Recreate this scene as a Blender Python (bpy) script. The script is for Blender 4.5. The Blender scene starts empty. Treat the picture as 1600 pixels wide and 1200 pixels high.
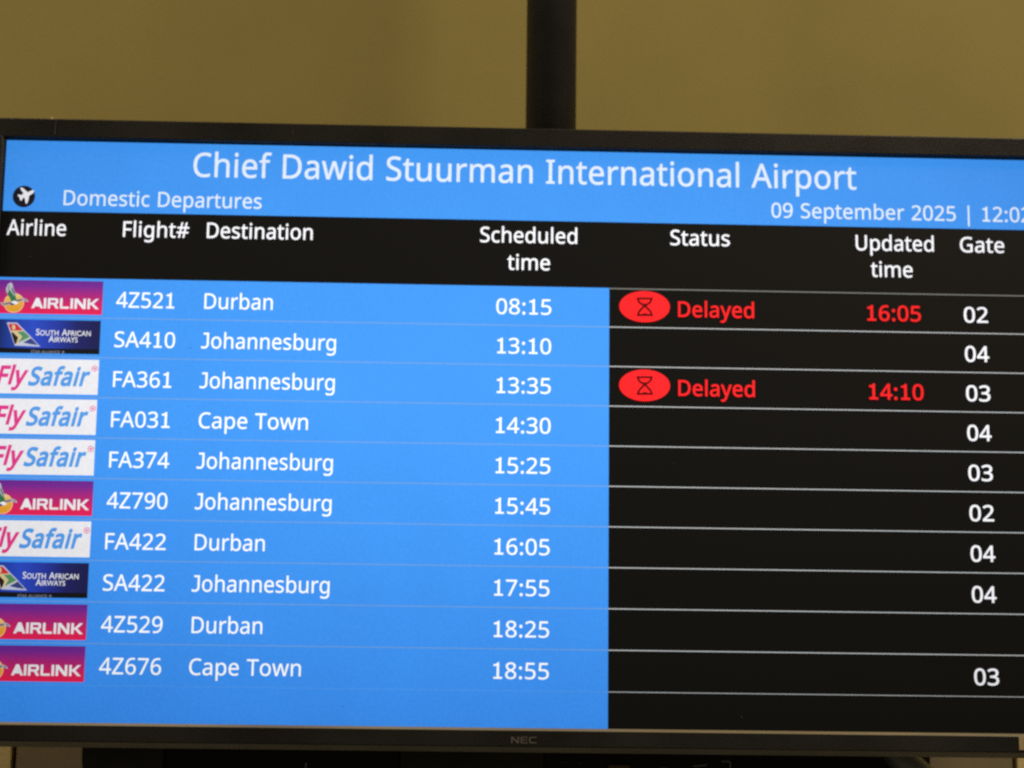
import bpy, bmesh, math, random
from mathutils import Matrix, Vector
from mathutils.geometry import delaunay_2d_cdt

C = bpy.context.scene.collection
sc = bpy.context.scene

# ---------------------------------------------------------------- camera, light, exposure
SW, SH = 1040.0, 573.0          # lit screen, millimetres
ZC = 2.20                       # height of the screen's centre, metres

def P(u, v, w=0.0):             # screen millimetres (right, down, into the wall) -> world metres
    return Vector(((u - SW / 2) / 1000, w / 1000, ZC + (SH / 2 - v) / 1000))

cam = bpy.data.cameras.new('camera')
cam.sensor_width = 36.0
cam.lens = 67.5
cam.clip_start = 0.05
cam.clip_end = 60.0
co = bpy.data.objects.new('camera', cam)
C.objects.link(co)
R = ((0.9994949250417475, -0.011767561284958462, -0.029519812282537066),
     (0.016592943112144216, 0.9854822263615006, 0.16896584200499598),
     (0.027102934429109802, -0.16937032215528453, 0.9851797424421325))
def wdir(r): return Vector((r[0], r[2], -r[1]))     # right, down, in -> X, Y, Z
ax, ay, az = wdir(R[0]), -wdir(R[1]), -wdir(R[2])
m = Matrix((ax, ay, az)).transposed().to_4x4()
m.translation = P(457.1855, 559.9708, -1866.876)
co.matrix_world = m
cam.dof.use_dof = True
cam.dof.focus_distance = 1.80
cam.dof.aperture_fstop = 4.5
sc.camera = co

world = bpy.data.worlds.new('World')
sc.world = world
world.use_nodes = True
bg = world.node_tree.nodes['Background']
bg.inputs[0].default_value = (1.0, 0.86, 0.62, 1)
bg.inputs[1].default_value = 0.045

def area(name, loc, target, sx, sy, power, col):
    l = bpy.data.lights.new(name, 'AREA')
    l.shape = 'RECTANGLE'; l.size = sx; l.size_y = sy; l.energy = power; l.color = col
    o = bpy.data.objects.new(name, l); C.objects.link(o)
    o.location = loc
    o.rotation_euler = (Vector(target) - Vector(loc)).to_track_quat('-Z', 'Y').to_euler()
    return o
area('ceiling_lamp', (1.7, -1.5, 4.3), (0.4, 0.3, 2.2), 1.6, 0.5, 57, (1.0, 0.83, 0.58))
area('ceiling_lamp', (-1.9, -1.0, 4.2), (-0.5, 0.3, 2.0), 1.2, 0.5, 30, (1.0, 0.80, 0.54))

sc.view_settings.view_transform = 'Standard'
sc.view_settings.look = 'None'
sc.view_settings.exposure = 0.0
sc.view_settings.gamma = 1.0
sc.view_settings.use_curve_mapping = False
sc.render.engine = 'CYCLES'
sc.cycles.use_denoising = False
sc.cycles.pixel_filter_type = 'BLACKMAN_HARRIS'
sc.cycles.filter_width = 2.45
sc.cycles.max_bounces = 6
sc.cycles.sample_clamp_indirect = 2.0

# ---------------------------------------------------------------- helpers
def lin(c):
    out = []
    for x in c:
        x = x / 255.0
        out.append(x / 12.92 if x <= 0.04045 else ((x + 0.055) / 1.055) ** 2.4)
    return out

def new_mat(name):
    mt = bpy.data.materials.new(name); mt.use_nodes = True
    return mt, mt.node_tree.nodes, mt.node_tree.links, mt.node_tree.nodes['Principled BSDF']

def plain(name, col, rough=0.5, spec=0.5, noise=0.0, scale=40.0, bump=0.0, bscale=300.0, metal=0.0, rnoise=0.0):
    mt, n, l, b = new_mat(name)
    b.inputs['Base Color'].default_value = (*col, 1)
    b.inputs['Roughness'].default_value = rough
    b.inputs['Specular IOR Level'].default_value = spec
    b.inputs['Metallic'].default_value = metal
    tc = n.new('ShaderNodeTexCoord')
    if noise:
        t = n.new('ShaderNodeTexNoise'); t.inputs['Scale'].default_value = scale; t.inputs['Detail'].default_value = 6
        l.new(tc.outputs['Object'], t.inputs['Vector'])
        mx = n.new('ShaderNodeMix'); mx.data_type = 'RGBA'
        mx.inputs['A'].default_value = (*[c * (1 - noise) for c in col], 1)
        mx.inputs['B'].default_value = (*[c * (1 + noise) for c in col], 1)
        l.new(t.outputs['Fac'], mx.inputs['Factor']); l.new(mx.outputs['Result'], b.inputs['Base Color'])
    if rnoise:
        t = n.new('ShaderNodeTexNoise'); t.inputs['Scale'].default_value = 9.0; t.inputs['Detail'].default_value = 5
        l.new(tc.outputs['Object'], t.inputs['Vector'])
        mr = n.new('ShaderNodeMapRange')
        mr.inputs['From Min'].default_value = 0.3; mr.inputs['From Max'].default_value = 0.7
        mr.inputs['To Min'].default_value = rough - rnoise; mr.inputs['To Max'].default_value = rough + rnoise
        l.new(t.outputs['Fac'], mr.inputs['Value']); l.new(mr.outputs['Result'], b.inputs['Roughness'])
    if bump:
        t = n.new('ShaderNodeTexNoise'); t.inputs['Scale'].default_value = bscale; t.inputs['Detail'].default_value = 4
        l.new(tc.outputs['Object'], t.inputs['Vector'])
        bp = n.new('ShaderNodeBump'); bp.inputs['Strength'].default_value = bump; bp.inputs['Distance'].default_value = 0.002
        l.new(t.outputs['Fac'], bp.inputs['Height']); l.new(bp.outputs['Normal'], b.inputs['Normal'])
    return mt

SCREEN = None                   # the screen object: the display's own coordinates
pending = []                    # texture nodes that read the screen's coordinates

def painted_falloff(n, l, colour_socket, gain=1.0):
    """viewing-angle and lens falloff plus grain, painted into the emission colour"""
    tc = n.new('ShaderNodeTexCoord'); pending.append(tc)
    sep = n.new('ShaderNodeSeparateXYZ'); l.new(tc.outputs['Object'], sep.inputs[0])
    def math_(op, a, b=None):
        q = n.new('ShaderNodeMath'); q.operation = op
        for i, x in enumerate((a, b)):
            if x is None: continue
            if isinstance(x, (int, float)): q.inputs[i].default_value = x
            else: l.new(x, q.inputs[i])
        return q.outputs[0]
    x = math_('MULTIPLY', sep.outputs['X'], 1 / 0.52)
    z = math_('SUBTRACT', sep.outputs['Z'], 0.05)
    z = math_('MULTIPLY', z, 1 / 0.2865)
    x2 = math_('POWER', math_('ABSOLUTE', x), 2.4)
    up = math_('POWER', math_('MAXIMUM', z, 0.0), 2.0)
    dn = math_('POWER', math_('MAXIMUM', math_('MULTIPLY', z, -1.0), 0.0), 1.6)
    fall = math_('ADD', math_('ADD', math_('MULTIPLY', x2, 0.13), math_('MULTIPLY', up, 0.17)), math_('MULTIPLY', dn, 0.20))  # painted dimming towards the edges, for viewing angle and vignetting
    fine = n.new('ShaderNodeTexNoise'); fine.inputs['Scale'].default_value = 330.0; fine.inputs['Detail'].default_value = 2
    l.new(tc.outputs['Object'], fine.inputs['Vector'])
    broad = n.new('ShaderNodeTexNoise'); broad.inputs['Scale'].default_value = 14.0; broad.inputs['Detail'].default_value = 3
    l.new(tc.outputs['Object'], broad.inputs['Vector'])
    nz = math_('ADD', math_('MULTIPLY', math_('SUBTRACT', fine.outputs['Fac'], 0.5), 0.18),
               math_('MULTIPLY', math_('SUBTRACT', broad.outputs['Fac'], 0.5), 0.10))
    b = math_('MULTIPLY', math_('ADD', math_('SUBTRACT', 1.0, fall), nz), gain)
    gam = n.new('ShaderNodeGamma')
    if isinstance(colour_socket, tuple): gam.inputs['Color'].default_value = colour_socket
    else: l.new(colour_socket, gam.inputs['Color'])
    g = math_('ADD', 1.0, math_('ADD', math_('MULTIPLY', dn, 0.09), math_('MULTIPLY', x2, 0.05)))
    l.new(g, gam.inputs['Gamma'])
    sepx = n.new('ShaderNodeVectorMath'); sepx.operation = 'SCALE'
    l.new(gam.outputs[0], sepx.inputs[0]); l.new(b, sepx.inputs['Scale'])
    return sepx.outputs[0]

def lcd(name, srgb, gain=1.0):
    mt, n, l, b = new_mat(name)
    b.inputs['Base Color'].default_value = (0.009, 0.009, 0.0093, 1)
    b.inputs['Roughness'].default_value = 0.38
    b.inputs['Specular IOR Level'].default_value = 0.26
    b.inputs['Emission Strength'].default_value = 1.0
    c = lin(srgb)
    l.new(painted_falloff(n, l, (*c, 1), gain), b.inputs['Emission Color'])
    return mt

def lcd_ramp(name, axis, stops):
    """artwork gradient across a logo, in the logo's own coordinates (millimetres from its middle)"""
    mt, n, l, b = new_mat(name)
    b.inputs['Base Color'].default_value = (0.009, 0.009, 0.0093, 1)
    b.inputs['Roughness'].default_value = 0.38
    b.inputs['Emission Strength'].default_value = 1.0
    tc = n.new('ShaderNodeTexCoord'); sep = n.new('ShaderNodeSeparateXYZ')
    l.new(tc.outputs['Object'], sep.inputs[0])
    lo, hi = stops[0][0], stops[-1][0]
    mr = n.new('ShaderNodeMapRange')
    mr.inputs['From Min'].default_value = lo / 1000; mr.inputs['From Max'].default_value = hi / 1000
    l.new(sep.outputs[axis], mr.inputs['Value'])
    cr = n.new('ShaderNodeValToRGB')
    el = cr.color_ramp.elements
    while len(el) < len(stops): el.new(0.5)
    for e, (p, c) in zip(el, stops):
        e.position = (p - lo) / (hi - lo); e.color = (*lin(c), 1)
    l.new(mr.outputs[0], cr.inputs[0])
    l.new(painted_falloff(n, l, cr.outputs[0]), b.inputs['Emission Color'])
    return mt

class Shape:
    """collects polygons in screen millimetres (u right, v down, w into the wall)"""
    def __init__(s): s.v, s.f, s.m = [], [], []
    def poly(s, pts, mi=0, w=0.0):
        b = len(s.v)
        s.v += [(p[0], p[1], p[2] if len(p) > 2 else w) for p in pts]
        s.f.append(tuple(range(b, b + len(pts)))); s.m.append(mi)
        return s
    def rect(s, u0, v0, u1, v1, mi=0, w=0.0):
        return s.poly([(u0, v0), (u0, v1), (u1, v1), (u1, v0)], mi, w)
    def ell(s, u, v, ru, rv, mi=0, w=0.0, n=48):
        return s.poly([(u + ru * math.cos(a * 2 * math.pi / n), v - rv * math.sin(a * 2 * math.pi / n)) for a in range(n)], mi, w)
    def ring(s, u, v, r0, r1, mi=0, w=0.0, n=40):
        for a in range(n):
            c0, s0 = math.cos(a * 2 * math.pi / n), math.sin(a * 2 * math.pi / n)
            c1, s1 = math.cos((a + 1) * 2 * math.pi / n), math.sin((a + 1) * 2 * math.pi / n)
            s.poly([(u + r0 * c0, v - r0 * s0), (u + r1 * c0, v - r1 * s0), (u + r1 * c1, v - r1 * s1), (u + r0 * c1, v - r0 * s1)], mi, w)
        return s
    def line(s, pts, t, mi=0, w=0.0):
        for (x0, y0), (x1, y1) in zip(pts, pts[1:]):
            d = math.hypot(x1 - x0, y1 - y0) or 1
            nx, ny = -(y1 - y0) / d * t / 2, (x1 - x0) / d * t / 2
            ex, ey = (x1 - x0) / d * t * .25, (y1 - y0) / d * t * .25
            s.poly([(x0 - ex + nx, y0 - ey + ny), (x1 + ex + nx, y1 + ey + ny), (x1 + ex - nx, y1 + ey - ny), (x0 - ex - nx, y0 - ey - ny)], mi, w)
        return s
    def box(s, u0, v0, w0, u1, v1, w1, mi=0):
        q = [(u0, v0, w0), (u1, v0, w0), (u1, v1, w0), (u0, v1, w0), (u0, v0, w1), (u1, v0, w1), (u1, v1, w1), (u0, v1, w1)]
        for f in ((0, 3, 2, 1), (4, 5, 6, 7), (0, 1, 5, 4), (1, 2, 6, 5), (2, 3, 7, 6), (3, 0, 4, 7)):
            s.poly([q[i] for i in f], mi)
        return s
    def build(s, name, mats, parent=None, label=None, origin=None, bevel=0.0, smooth=False, fix=True):
        xs = list(zip(*s.v))
        if origin is None:
            origin = [(min(c) + max(c)) / 2 for c in xs]
        o3 = P(*origin)
        me = bpy.data.meshes.new(name)
        me.from_pydata([tuple(P(*p) - o3) for p in s.v], [], s.f)
        for mt in mats: me.materials.append(mt)
        for p, mi in zip(me.polygons, s.m): p.material_index = mi
        bm = bmesh.new(); bm.from_mesh(me)
        if fix:
            bmesh.ops.remove_doubles(bm, verts=bm.verts, dist=1e-6)
            bmesh.ops.recalc_face_normals(bm, faces=bm.faces)
        if bevel:
            bmesh.ops.bevel(bm, geom=bm.edges[:], offset=bevel / 1000, segments=2, profile=0.5, affect='EDGES')
        if smooth:
            for f in bm.faces: f.smooth = True
        bm.to_mesh(me); bm.free()
        me.update()
        o = bpy.data.objects.new(name, me); C.objects.link(o)
        place(o, o3, parent)
        if label: o['label'] = label
        return o

def wloc(o):
    v = Vector(o.location)
    while o.parent: o = o.parent; v += Vector(o.location)
    return v

def place(o, world_loc, parent):
    if parent is not None:
        o.parent = parent; o.location = Vector(world_loc) - wloc(parent)
    else:
        o.location = world_loc

def tag(o, label, cat, group=None, kind=None):
    o['label'] = label; o['category'] = cat
    if group: o['group'] = group
    if kind: o['kind'] = kind
    return o

# ---------------------------------------------------------------- lettering
GLYPHS = {  # letter outlines: advance, then bezier loops (left handle, point, right handle)
 'n': {
  '#': [518,[[[422,350,385,350,377,307],[368,264,360,221,397,221],[433,221,470,221,470,203],[470,186,470,168,430,168],[390,168,350,168,339,112],[328,56,317,0,298,0],[279,0,260,0,271,56],[282,112,293,168,254,168],[216,168,178,168,168,112],[157,56,147,0,128,0],[109,0,91,0,101,56],[111,112,121,168,87,168],[54,168,20,168,20,186],[20,203,20,221,57,221],[94,221,132,221,140,264],[149,307,157,350,121,350],[86,350,50,350,50,367],[50,385,50,403,89,403],[128,403,167,403,177,459],[188,516,199,573,218,573],[237,573,257,573,246,516],[235,459,225,403,263,403],[302,403,340,403,351,459],[361,516,372,573,391,573],[409,573,427,573,417,516],[406,459,395,403,429,403],[463,403,497,403,497,385],[497,367,497,350,460,350]],[[197,264,188,221,227,221],[265,221,303,221,311,264],[320,307,328,350,290,350],[252,350,213,350,205,307]]]],
  '0': [459,[[[419,349,419,287,419,241],[416,199,409,163,402,126],[391,96,376,70,360,45],[341,25,316,12,292,-1],[263,-8,229,-8,186,-8],[150,4,122,27,94,51],[73,85,60,129,46,173],[39,226,39,287,39,349],[46,402,58,446,71,490],[91,523,119,547,146,570],[183,581,229,581,271,581],[307,570,335,547,364,523],[385,490,399,446,412,402]],[[110,339,110,287,110,235],[114,191,121,156,129,122],[142,96,159,78,177,61],[200,52,229,52,257,52],[281,61,298,78,315,95],[328,121,336,156,344,191],[348,235,348,287,348,339],[344,383,336,417,328,452],[315,478,298,495,281,513],[257,521,229,521,200,521],[177,513,159,495,142,478],[129,452,121,417,114,383]]]],
  '1': [459,[[[285,191,285,0,262,0],[239,0,216,0,216,133],[216,267,216,400,216,416],[216,429,216,439,216,450],[217,460,217,470,218,479],[218,489,219,499,210,490],[203,483,196,477,189,471],[180,464,169,455,149,438],[129,422,108,405,96,421],[84,437,71,452,123,492],[175,532,226,573,246,573],[265,573,285,573,285,382]]]],
  '2': [459,[[[417,21,417,0,291,0],[165,0,38,0,38,20],[38,39,38,59,88,109],[138,160,188,210,217,239],[242,265,261,287,281,310],[296,332,306,353,316,375],[322,399,322,424,322,456],[312,480,294,496,275,512],[250,520,221,520,193,520],[168,516,147,506,126,496],[105,483,83,466,70,482],[57,497,45,513,60,526],[76,538,94,548,112,558],[132,566,153,572,174,578],[196,581,221,581,256,581],[287,574,313,562,338,550],[358,532,372,510,387,487],[394,460,394,428,394,398],[388,370,375,344,363,318],[346,292,324,267,302,241],[276,214,247,185,207,146],[167,107,128,67,128,66],[128,65,128,64,224,64],[321,64,417,64,417,43]]]],
  '3': [459,[[[395,480,395,439,395,413],[391,391,381,372,371,353],[358,338,340,326,322,315],[301,306,277,302,277,300],[277,299,277,298,323,293],[357,279,379,255,402,231],[413,201,413,163,413,130],[405,100,390,74,374,48],[350,28,318,14,286,-1],[244,-8,193,-8,163,-8],[136,-6,110,-1,84,3],[60,11,36,23,36,45],[36,67,36,89,60,77],[86,68,114,61,142,55],[168,51,194,51,245,51],[282,61,305,81,328,101],[339,129,339,164,339,188],[333,208,320,223,308,237],[289,248,265,255,241,262],[213,265,179,265,160,265],[142,265,123,265,123,285],[123,306,123,326,142,326],[161,326,180,326,211,326],[238,330,259,339,280,348],[296,361,307,377,318,394],[323,412,323,434,323,462],[314,483,295,498,276,514],[251,521,219,521,199,521],[180,519,164,515,147,511],[132,506,117,498,103,491],[89,483,75,473,63,489],[51,505,39,521,60,537],[85,551,115,563,145,575],[180,581,218,581,278,581],[323,567,352,540,381,514]]]],
  '4': [459,[[[443,151,443,130,415,130],[387,130,359,130,359,87],[359,43,359,0,337,0],[314,0,291,0,291,43],[291,87,291,130,200,130],[108,130,17,130,17,150],[17,170,17,190,107,319],[196,447,286,576,311,576],[335,576,359,576,359,448],[359,321,359,193,387,193],[415,193,443,193,443,172]],[[291,314,291,374,291,388],[291,400,291,412,292,423],[292,434,293,444,293,454],[294,464,294,474,294,483],[295,492,295,500,294,500],[293,500,292,500,288,490],[282,479,276,468,269,456],[263,446,257,438,200,356],[143,275,86,193,154,193],[223,193,291,193,291,253]]]],
  '5': [459,[[[202,351,221,351,260,351],[294,345,322,331,351,318],[374,299,389,274,405,249],[413,219,413,183,413,143],[404,109,387,81,370,52],[346,30,314,15,282,0],[244,-8,199,-8,169,-8],[142,-5,116,0,90,5],[68,13,51,23,51,45],[51,68,51,90,70,78],[93,69,121,62,148,55],[175,52,200,52,228,52],[253,57,274,65,295,74],[311,88,323,106,335,125],[341,148,341,176,341,213],[329,242,306,262,283,282],[247,292,197,292,182,292],[165,291,146,288,127,285],[111,283,99,280,88,287],[76,295,64,302,71,392],[79,482,86,573,182,573],[277,573,373,573,373,551],[373,530,373,508,297,508],[222,508,146,508,141,453],[137,398,132,342,141,344],[154,346,169,348,185,350]]]],
  '6': [459,[[[44,202,44,245,44,278],[46,310,51,342,55,374],[63,405,75,433,86,462],[101,487,121,510,141,532],[166,549,196,562,226,574],[263,581,306,581,318,581],[330,580,344,579,357,578],[368,576,377,573,377,553],[377,533,377,513,367,516],[356,519,344,520,332,522],[320,523,308,523,271,523],[240,517,216,504,191,492],[172,475,158,454,143,433],[133,408,127,380,120,352],[116,323,115,291,116,291],[118,291,119,291,128,304],[138,315,150,326,162,336],[177,344,194,350,212,356],[232,358,255,358,288,358],[317,352,342,338,367,324],[386,305,400,279,414,253],[421,221,421,184,421,145],[414,111,399,82,384,53],[363,31,336,15,309,0],[276,-8,239,-8,212,-8],[186,-3,163,7,139,17],[119,33,101,54,83,75],[69,101,59,133,49,165]],[[218,51,238,51,272,51],[299,62,320,84,341,105],[351,139,351,184,351,221],[342,250,324,271,305,292],[277,303,241,303,215,303],[194,298,175,287,156,277],[142,264,131,248,121,232],[115,215,115,198,115,180],[118,163,123,146,128,129],[136,113,146,99,157,84],[170,73,185,64,200,56]]]],
  '7': [459,[[[135,0,109,0,187,169],[266,339,344,508,241,508],[138,508,35,508,35,530],[35,551,35,573,163,573],[291,573,419,573,419,554],[419,536,419,518,342,345],[264,173,187,0,161,0]]]],
  '8': [459,[[[196,581,229,581,262,581],[292,575,318,565,343,555],[363,539,378,519,393,499],[400,473,400,443,400,420],[395,400,385,383,375,366],[362,351,346,338,329,325],[311,313,291,303,315,292],[336,279,355,265,374,251],[390,234,401,216,413,197],[419,175,419,148,419,116],[411,89,395,65,380,42],[358,24,330,11,302,-2],[269,-8,231,-8,190,-8],[155,-2,126,10,98,23],[76,40,61,63,47,86],[39,113,39,146,39,172],[45,195,56,214,67,233],[81,250,99,264,118,278],[137,289,158,299,139,310],[122,322,107,336,92,349],[80,365,71,383,62,400],[58,421,58,444,58,474],[65,498,80,518,95,538],[115,554,141,565,167,575]],[[108,165,108,145,108,117],[118,94,138,76,158,57],[188,48,229,48,268,48],[298,57,319,76,339,94],[350,118,350,148,350,166],[345,183,335,197,325,211],[311,224,293,235,275,246],[254,256,229,265,225,267],[221,269,217,270,193,260],[173,249,157,237,141,226],[129,212,121,197,112,182]],[[259,524,228,524,198,524],[174,517,155,502,136,488],[127,468,127,441,127,421],[131,405,141,391,150,378],[163,367,179,357,195,348],[213,339,232,330,250,338],[267,347,282,357,297,366],[308,378,317,392,326,405],[330,422,330,441,330,468],[321,488,302,502,284,517]]]],
  '9': [459,[[[417,371,417,328,417,295],[415,263,410,231,406,198],[398,168,387,139,375,111],[360,85,340,63,320,41],[295,23,265,11,234,-2],[197,-8,154,-8,143,-8],[131,-7,117,-6,103,-5],[91,-3,82,0,82,20],[82,40,82,60,91,57],[103,54,115,53,128,51],[141,50,152,50,190,50],[221,56,245,68,269,80],[289,97,303,118,318,139],[328,164,334,192,341,220],[345,250,346,281,344,281],[342,281,341,281,333,268],[323,257,310,247,298,237],[283,229,266,223,248,217],[228,214,204,214,172,214],[143,221,118,235,93,248],[74,268,61,294,47,319],[40,350,40,387,40,427],[48,462,63,491,78,520],[99,542,127,557,154,573],[186,581,223,581,250,581],[276,575,299,565,323,555],[343,539,361,518,379,497],[392,471,402,439,412,408]],[[243,521,223,521,190,521],[163,510,142,488,120,466],[110,433,110,388,110,351],[119,322,137,301,155,280],[182,269,220,269,245,269],[268,275,286,285,305,296],[320,309,330,325,340,341],[346,357,346,374,346,392],[343,409,338,426,333,444],[325,460,315,474,305,488],[292,500,277,508,261,517]]]],
  ':': [215,[[[58,24,58,43,58,63],[63,77,72,85,82,93],[93,97,107,97,121,97],[132,93,142,85,152,77],[157,63,157,43,157,24],[152,10,142,2,132,-7],[121,-11,107,-11,93,-11],[82,-7,72,2,63,10]],[[58,367,58,387,58,407],[63,421,72,429,82,437],[93,441,107,441,121,441],[132,437,142,429,152,421],[157,407,157,387,157,367],[152,353,142,345,132,336],[121,332,107,332,93,332],[82,336,72,345,63,353]]]],
  'A': [512,[[[462,0,437,0,414,59],[391,118,368,177,292,177],[217,177,141,177,118,118],[96,59,73,0,49,0],[24,0,0,0,75,192],[149,383,224,575,245,575],[267,575,289,575,363,383],[437,192,512,0,487,0]],[[304,357,282,415,281,419],[278,427,274,438,271,449],[267,461,263,473,260,485],[257,494,255,500,252,490],[250,479,247,468,244,457],[241,447,238,438,235,429],[232,421,230,415,209,357],[187,299,165,241,226,241],[286,241,346,241,325,299]]]],
  'C': [507,[[[349,517,323,517,293,517],[265,512,241,502,216,491],[195,476,178,456,161,436],[148,412,139,383,130,354],[125,322,125,286,125,239],[132,198,147,164,162,129],[184,102,213,83,242,65],[279,55,322,55,348,55],[371,57,394,62,416,66],[438,71,460,78,460,57],[460,36,460,15,438,7],[416,1,393,-2,371,-6],[343,-8,312,-8,254,-8],[205,4,166,28,127,52],[98,86,78,131,59,175],[49,227,49,287,49,330],[55,370,67,406,79,442],[97,473,120,499,143,525],[172,545,206,559,240,574],[280,581,324,581,353,581],[382,578,409,572,436,566],[461,558,482,547,472,527],[463,506,453,486,435,494],[416,501,394,508,372,514]]]],
  'D': [585,[[[536,353,536,292,536,228],[525,174,501,131,477,87],[443,55,399,33,354,11],[300,0,237,0,184,0],[131,0,78,0,78,191],[78,382,78,573,137,573],[195,573,254,573,312,573],[362,562,404,540,446,519],[479,488,502,446,525,405]],[[460,214,460,289,460,340],[452,382,435,415,418,447],[394,471,361,487,329,503],[290,511,244,511,213,511],[181,511,150,511,150,361],[150,211,150,62,176,62],[202,62,228,62,305,62],[363,81,402,119,441,157]]]],
  'F': [416,[[[150,81,150,0,126,0],[102,0,78,0,78,191],[78,382,78,573,184,573],[291,573,398,573,398,551],[398,530,398,509,315,509],[233,509,150,509,150,442],[150,374,150,306,227,306],[305,306,383,306,383,285],[383,264,383,243,305,243],[227,243,150,243,150,162]]]],
  'G': [584,[[[326,281,326,302,392,302],[458,302,524,302,524,209],[524,115,524,22,493,11],[462,4,431,-1,399,-6],[363,-8,323,-8,264,-8],[214,4,173,28,133,51],[102,85,81,130,59,174],[49,226,49,286,49,346],[61,398,84,442,108,486],[142,520,186,544,230,568],[283,581,346,581,378,581],[408,578,437,572,465,566],[492,558,516,547,507,526],[498,505,489,484,469,493],[446,501,421,508,395,514],[369,517,342,517,296,517],[257,508,225,489,192,470],[167,444,150,409,133,375],[124,334,124,286,124,241],[132,201,146,166,161,131],[184,103,216,84,247,64],[289,55,340,55,365,55],[387,56,404,59,422,61],[438,64,452,68,452,125],[452,182,452,238,410,238],[368,238,326,238,326,260]]]],
  'I': [272,[[[239,14,239,0,170,0],[101,0,32,0,32,14],[32,28,32,42,55,47],[77,52,99,57,99,210],[99,362,99,515,77,520],[55,526,32,531,32,545],[32,559,32,573,101,573],[170,573,239,573,239,559],[239,545,239,531,217,526],[194,520,172,515,172,362],[172,210,172,57,194,52],[217,47,239,42,239,28]]]],
  'J': [219,[[[27,-152,-3,-152,-16,-152],[-27,-151,-37,-150,-47,-148],[-55,-145,-63,-142,-63,-122],[-63,-101,-63,-81,-54,-83],[-45,-85,-35,-87,-26,-88],[-16,-89,-5,-89,9,-89],[21,-86,33,-81,45,-76],[55,-66,63,-53,70,-40],[74,-21,74,3,74,193],[74,383,74,573,98,573],[122,573,146,573,146,385],[146,197,146,9,146,-28],[140,-58,128,-82,115,-106],[98,-124,75,-135,53,-147]]]],
  'S': [440,[[[403,183,403,153,403,119],[394,90,378,66,361,42],[337,24,307,11,276,-2],[240,-8,198,-8,177,-8],[156,-7,137,-5,117,-3],[99,0,83,4,67,8],[53,13,41,19,41,42],[41,65,41,88,60,80],[84,72,113,65,141,58],[171,55,201,55,230,55],[253,58,273,66,292,73],[306,84,316,98,326,112],[330,128,330,147,330,165],[326,181,318,194,310,207],[297,219,277,230,258,241],[230,252,196,265,171,274],[150,283,131,294,113,304],[97,316,85,330,73,343],[63,358,57,375,51,392],[48,412,48,435,48,465],[56,491,71,513,87,534],[108,551,136,563,163,575],[195,581,231,581,262,581],[291,578,318,572,344,566],[368,558,389,549,381,528],[374,507,366,487,347,495],[325,503,302,508,279,514],[254,517,229,517,205,517],[185,514,169,507,153,500],[141,490,133,478,125,465],[121,450,121,434,121,415],[125,399,133,386,141,373],[154,361,172,351,191,341],[215,330,246,318,280,306],[308,293,332,279,355,265],[372,248,385,228,397,208]]]],
  'T': [446,[[[259,170,259,0,235,0],[211,0,187,0,187,170],[187,339,187,509,127,509],[68,509,8,509,8,530],[8,551,8,573,151,573],[294,573,437,573,437,551],[437,530,437,509,378,509],[318,509,259,509,259,339]]]],
  'U': [586,[[[513,326,513,202,513,163],[505,127,489,95,473,63],[449,38,416,20,383,1],[341,-8,290,-8,219,-8],[165,11,128,50,91,89],[72,140,72,204,72,327],[72,450,72,573,96,573],[120,573,144,573,144,449],[144,325,144,201,144,155],[157,119,182,93,206,67],[244,55,294,55,329,55],[357,61,379,73,401,86],[416,103,427,126,437,148],[442,173,442,202,442,326],[442,449,442,573,466,573],[489,573,513,573,513,449]]]],
  'Z': [459,[[[427,21,427,0,295,0],[163,0,30,0,30,18],[30,36,30,55,131,206],[231,357,332,508,235,508],[137,508,40,508,40,530],[40,551,40,573,167,573],[293,573,419,573,419,554],[419,536,419,518,319,367],[218,215,118,64,221,64],[324,64,427,64,427,43]]]],
  'a': [450,[[[203,437,231,437,283,437],[322,426,347,403,372,380],[385,343,385,293,385,195],[385,98,385,0,368,0],[351,0,334,0,329,20],[325,41,320,61,319,61],[318,61,317,61,304,45],[292,32,279,22,266,12],[251,4,234,-1,217,-6],[196,-8,172,-8,147,-8],[124,-3,103,6,82,15],[66,29,55,48,43,67],[37,91,37,119,37,162],[54,195,87,219,121,242],[173,254,243,257,267,257],[292,258,316,259,316,268],[316,276,316,285,316,321],[308,345,293,359,277,373],[255,380,227,380,204,380],[183,377,163,370,142,363],[123,356,106,347,99,365],[91,383,84,400,103,410],[125,419,151,426,176,433]],[[273,209,252,208,198,206],[161,197,141,182,120,167],[110,146,110,119,110,95],[117,77,132,66,147,55],[165,49,188,49,225,49],[255,59,279,79,303,99],[315,130,315,172,315,184],[315,197,315,210,294,209]]]],
  'b': [493,[[[139,511,139,461,139,443],[138,426,138,410,137,394],[136,382,135,373,136,373],[137,373,139,373,151,391],[168,406,189,419,211,431],[238,437,272,437,325,437],[368,418,401,381,433,344],[449,289,449,215,449,166],[442,125,427,91,412,58],[392,33,365,17,338,0],[307,-8,272,-8,238,-8],[211,-2,189,10,168,23],[151,37,139,55,137,55],[135,55,133,55,128,36],[123,18,119,0,102,0],[85,0,68,0,68,203],[68,406,68,609,92,609],[115,609,139,609,139,560]],[[299,379,260,379,229,379],[205,373,188,361,170,350],[157,332,150,308,142,285],[139,254,139,217,139,216],[139,215,139,214,139,161],[147,121,165,93,182,65],[214,51,261,51,300,51],[329,65,348,93,367,121],[376,162,376,216,376,270],[367,310,348,338,329,365]]]],
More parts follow.
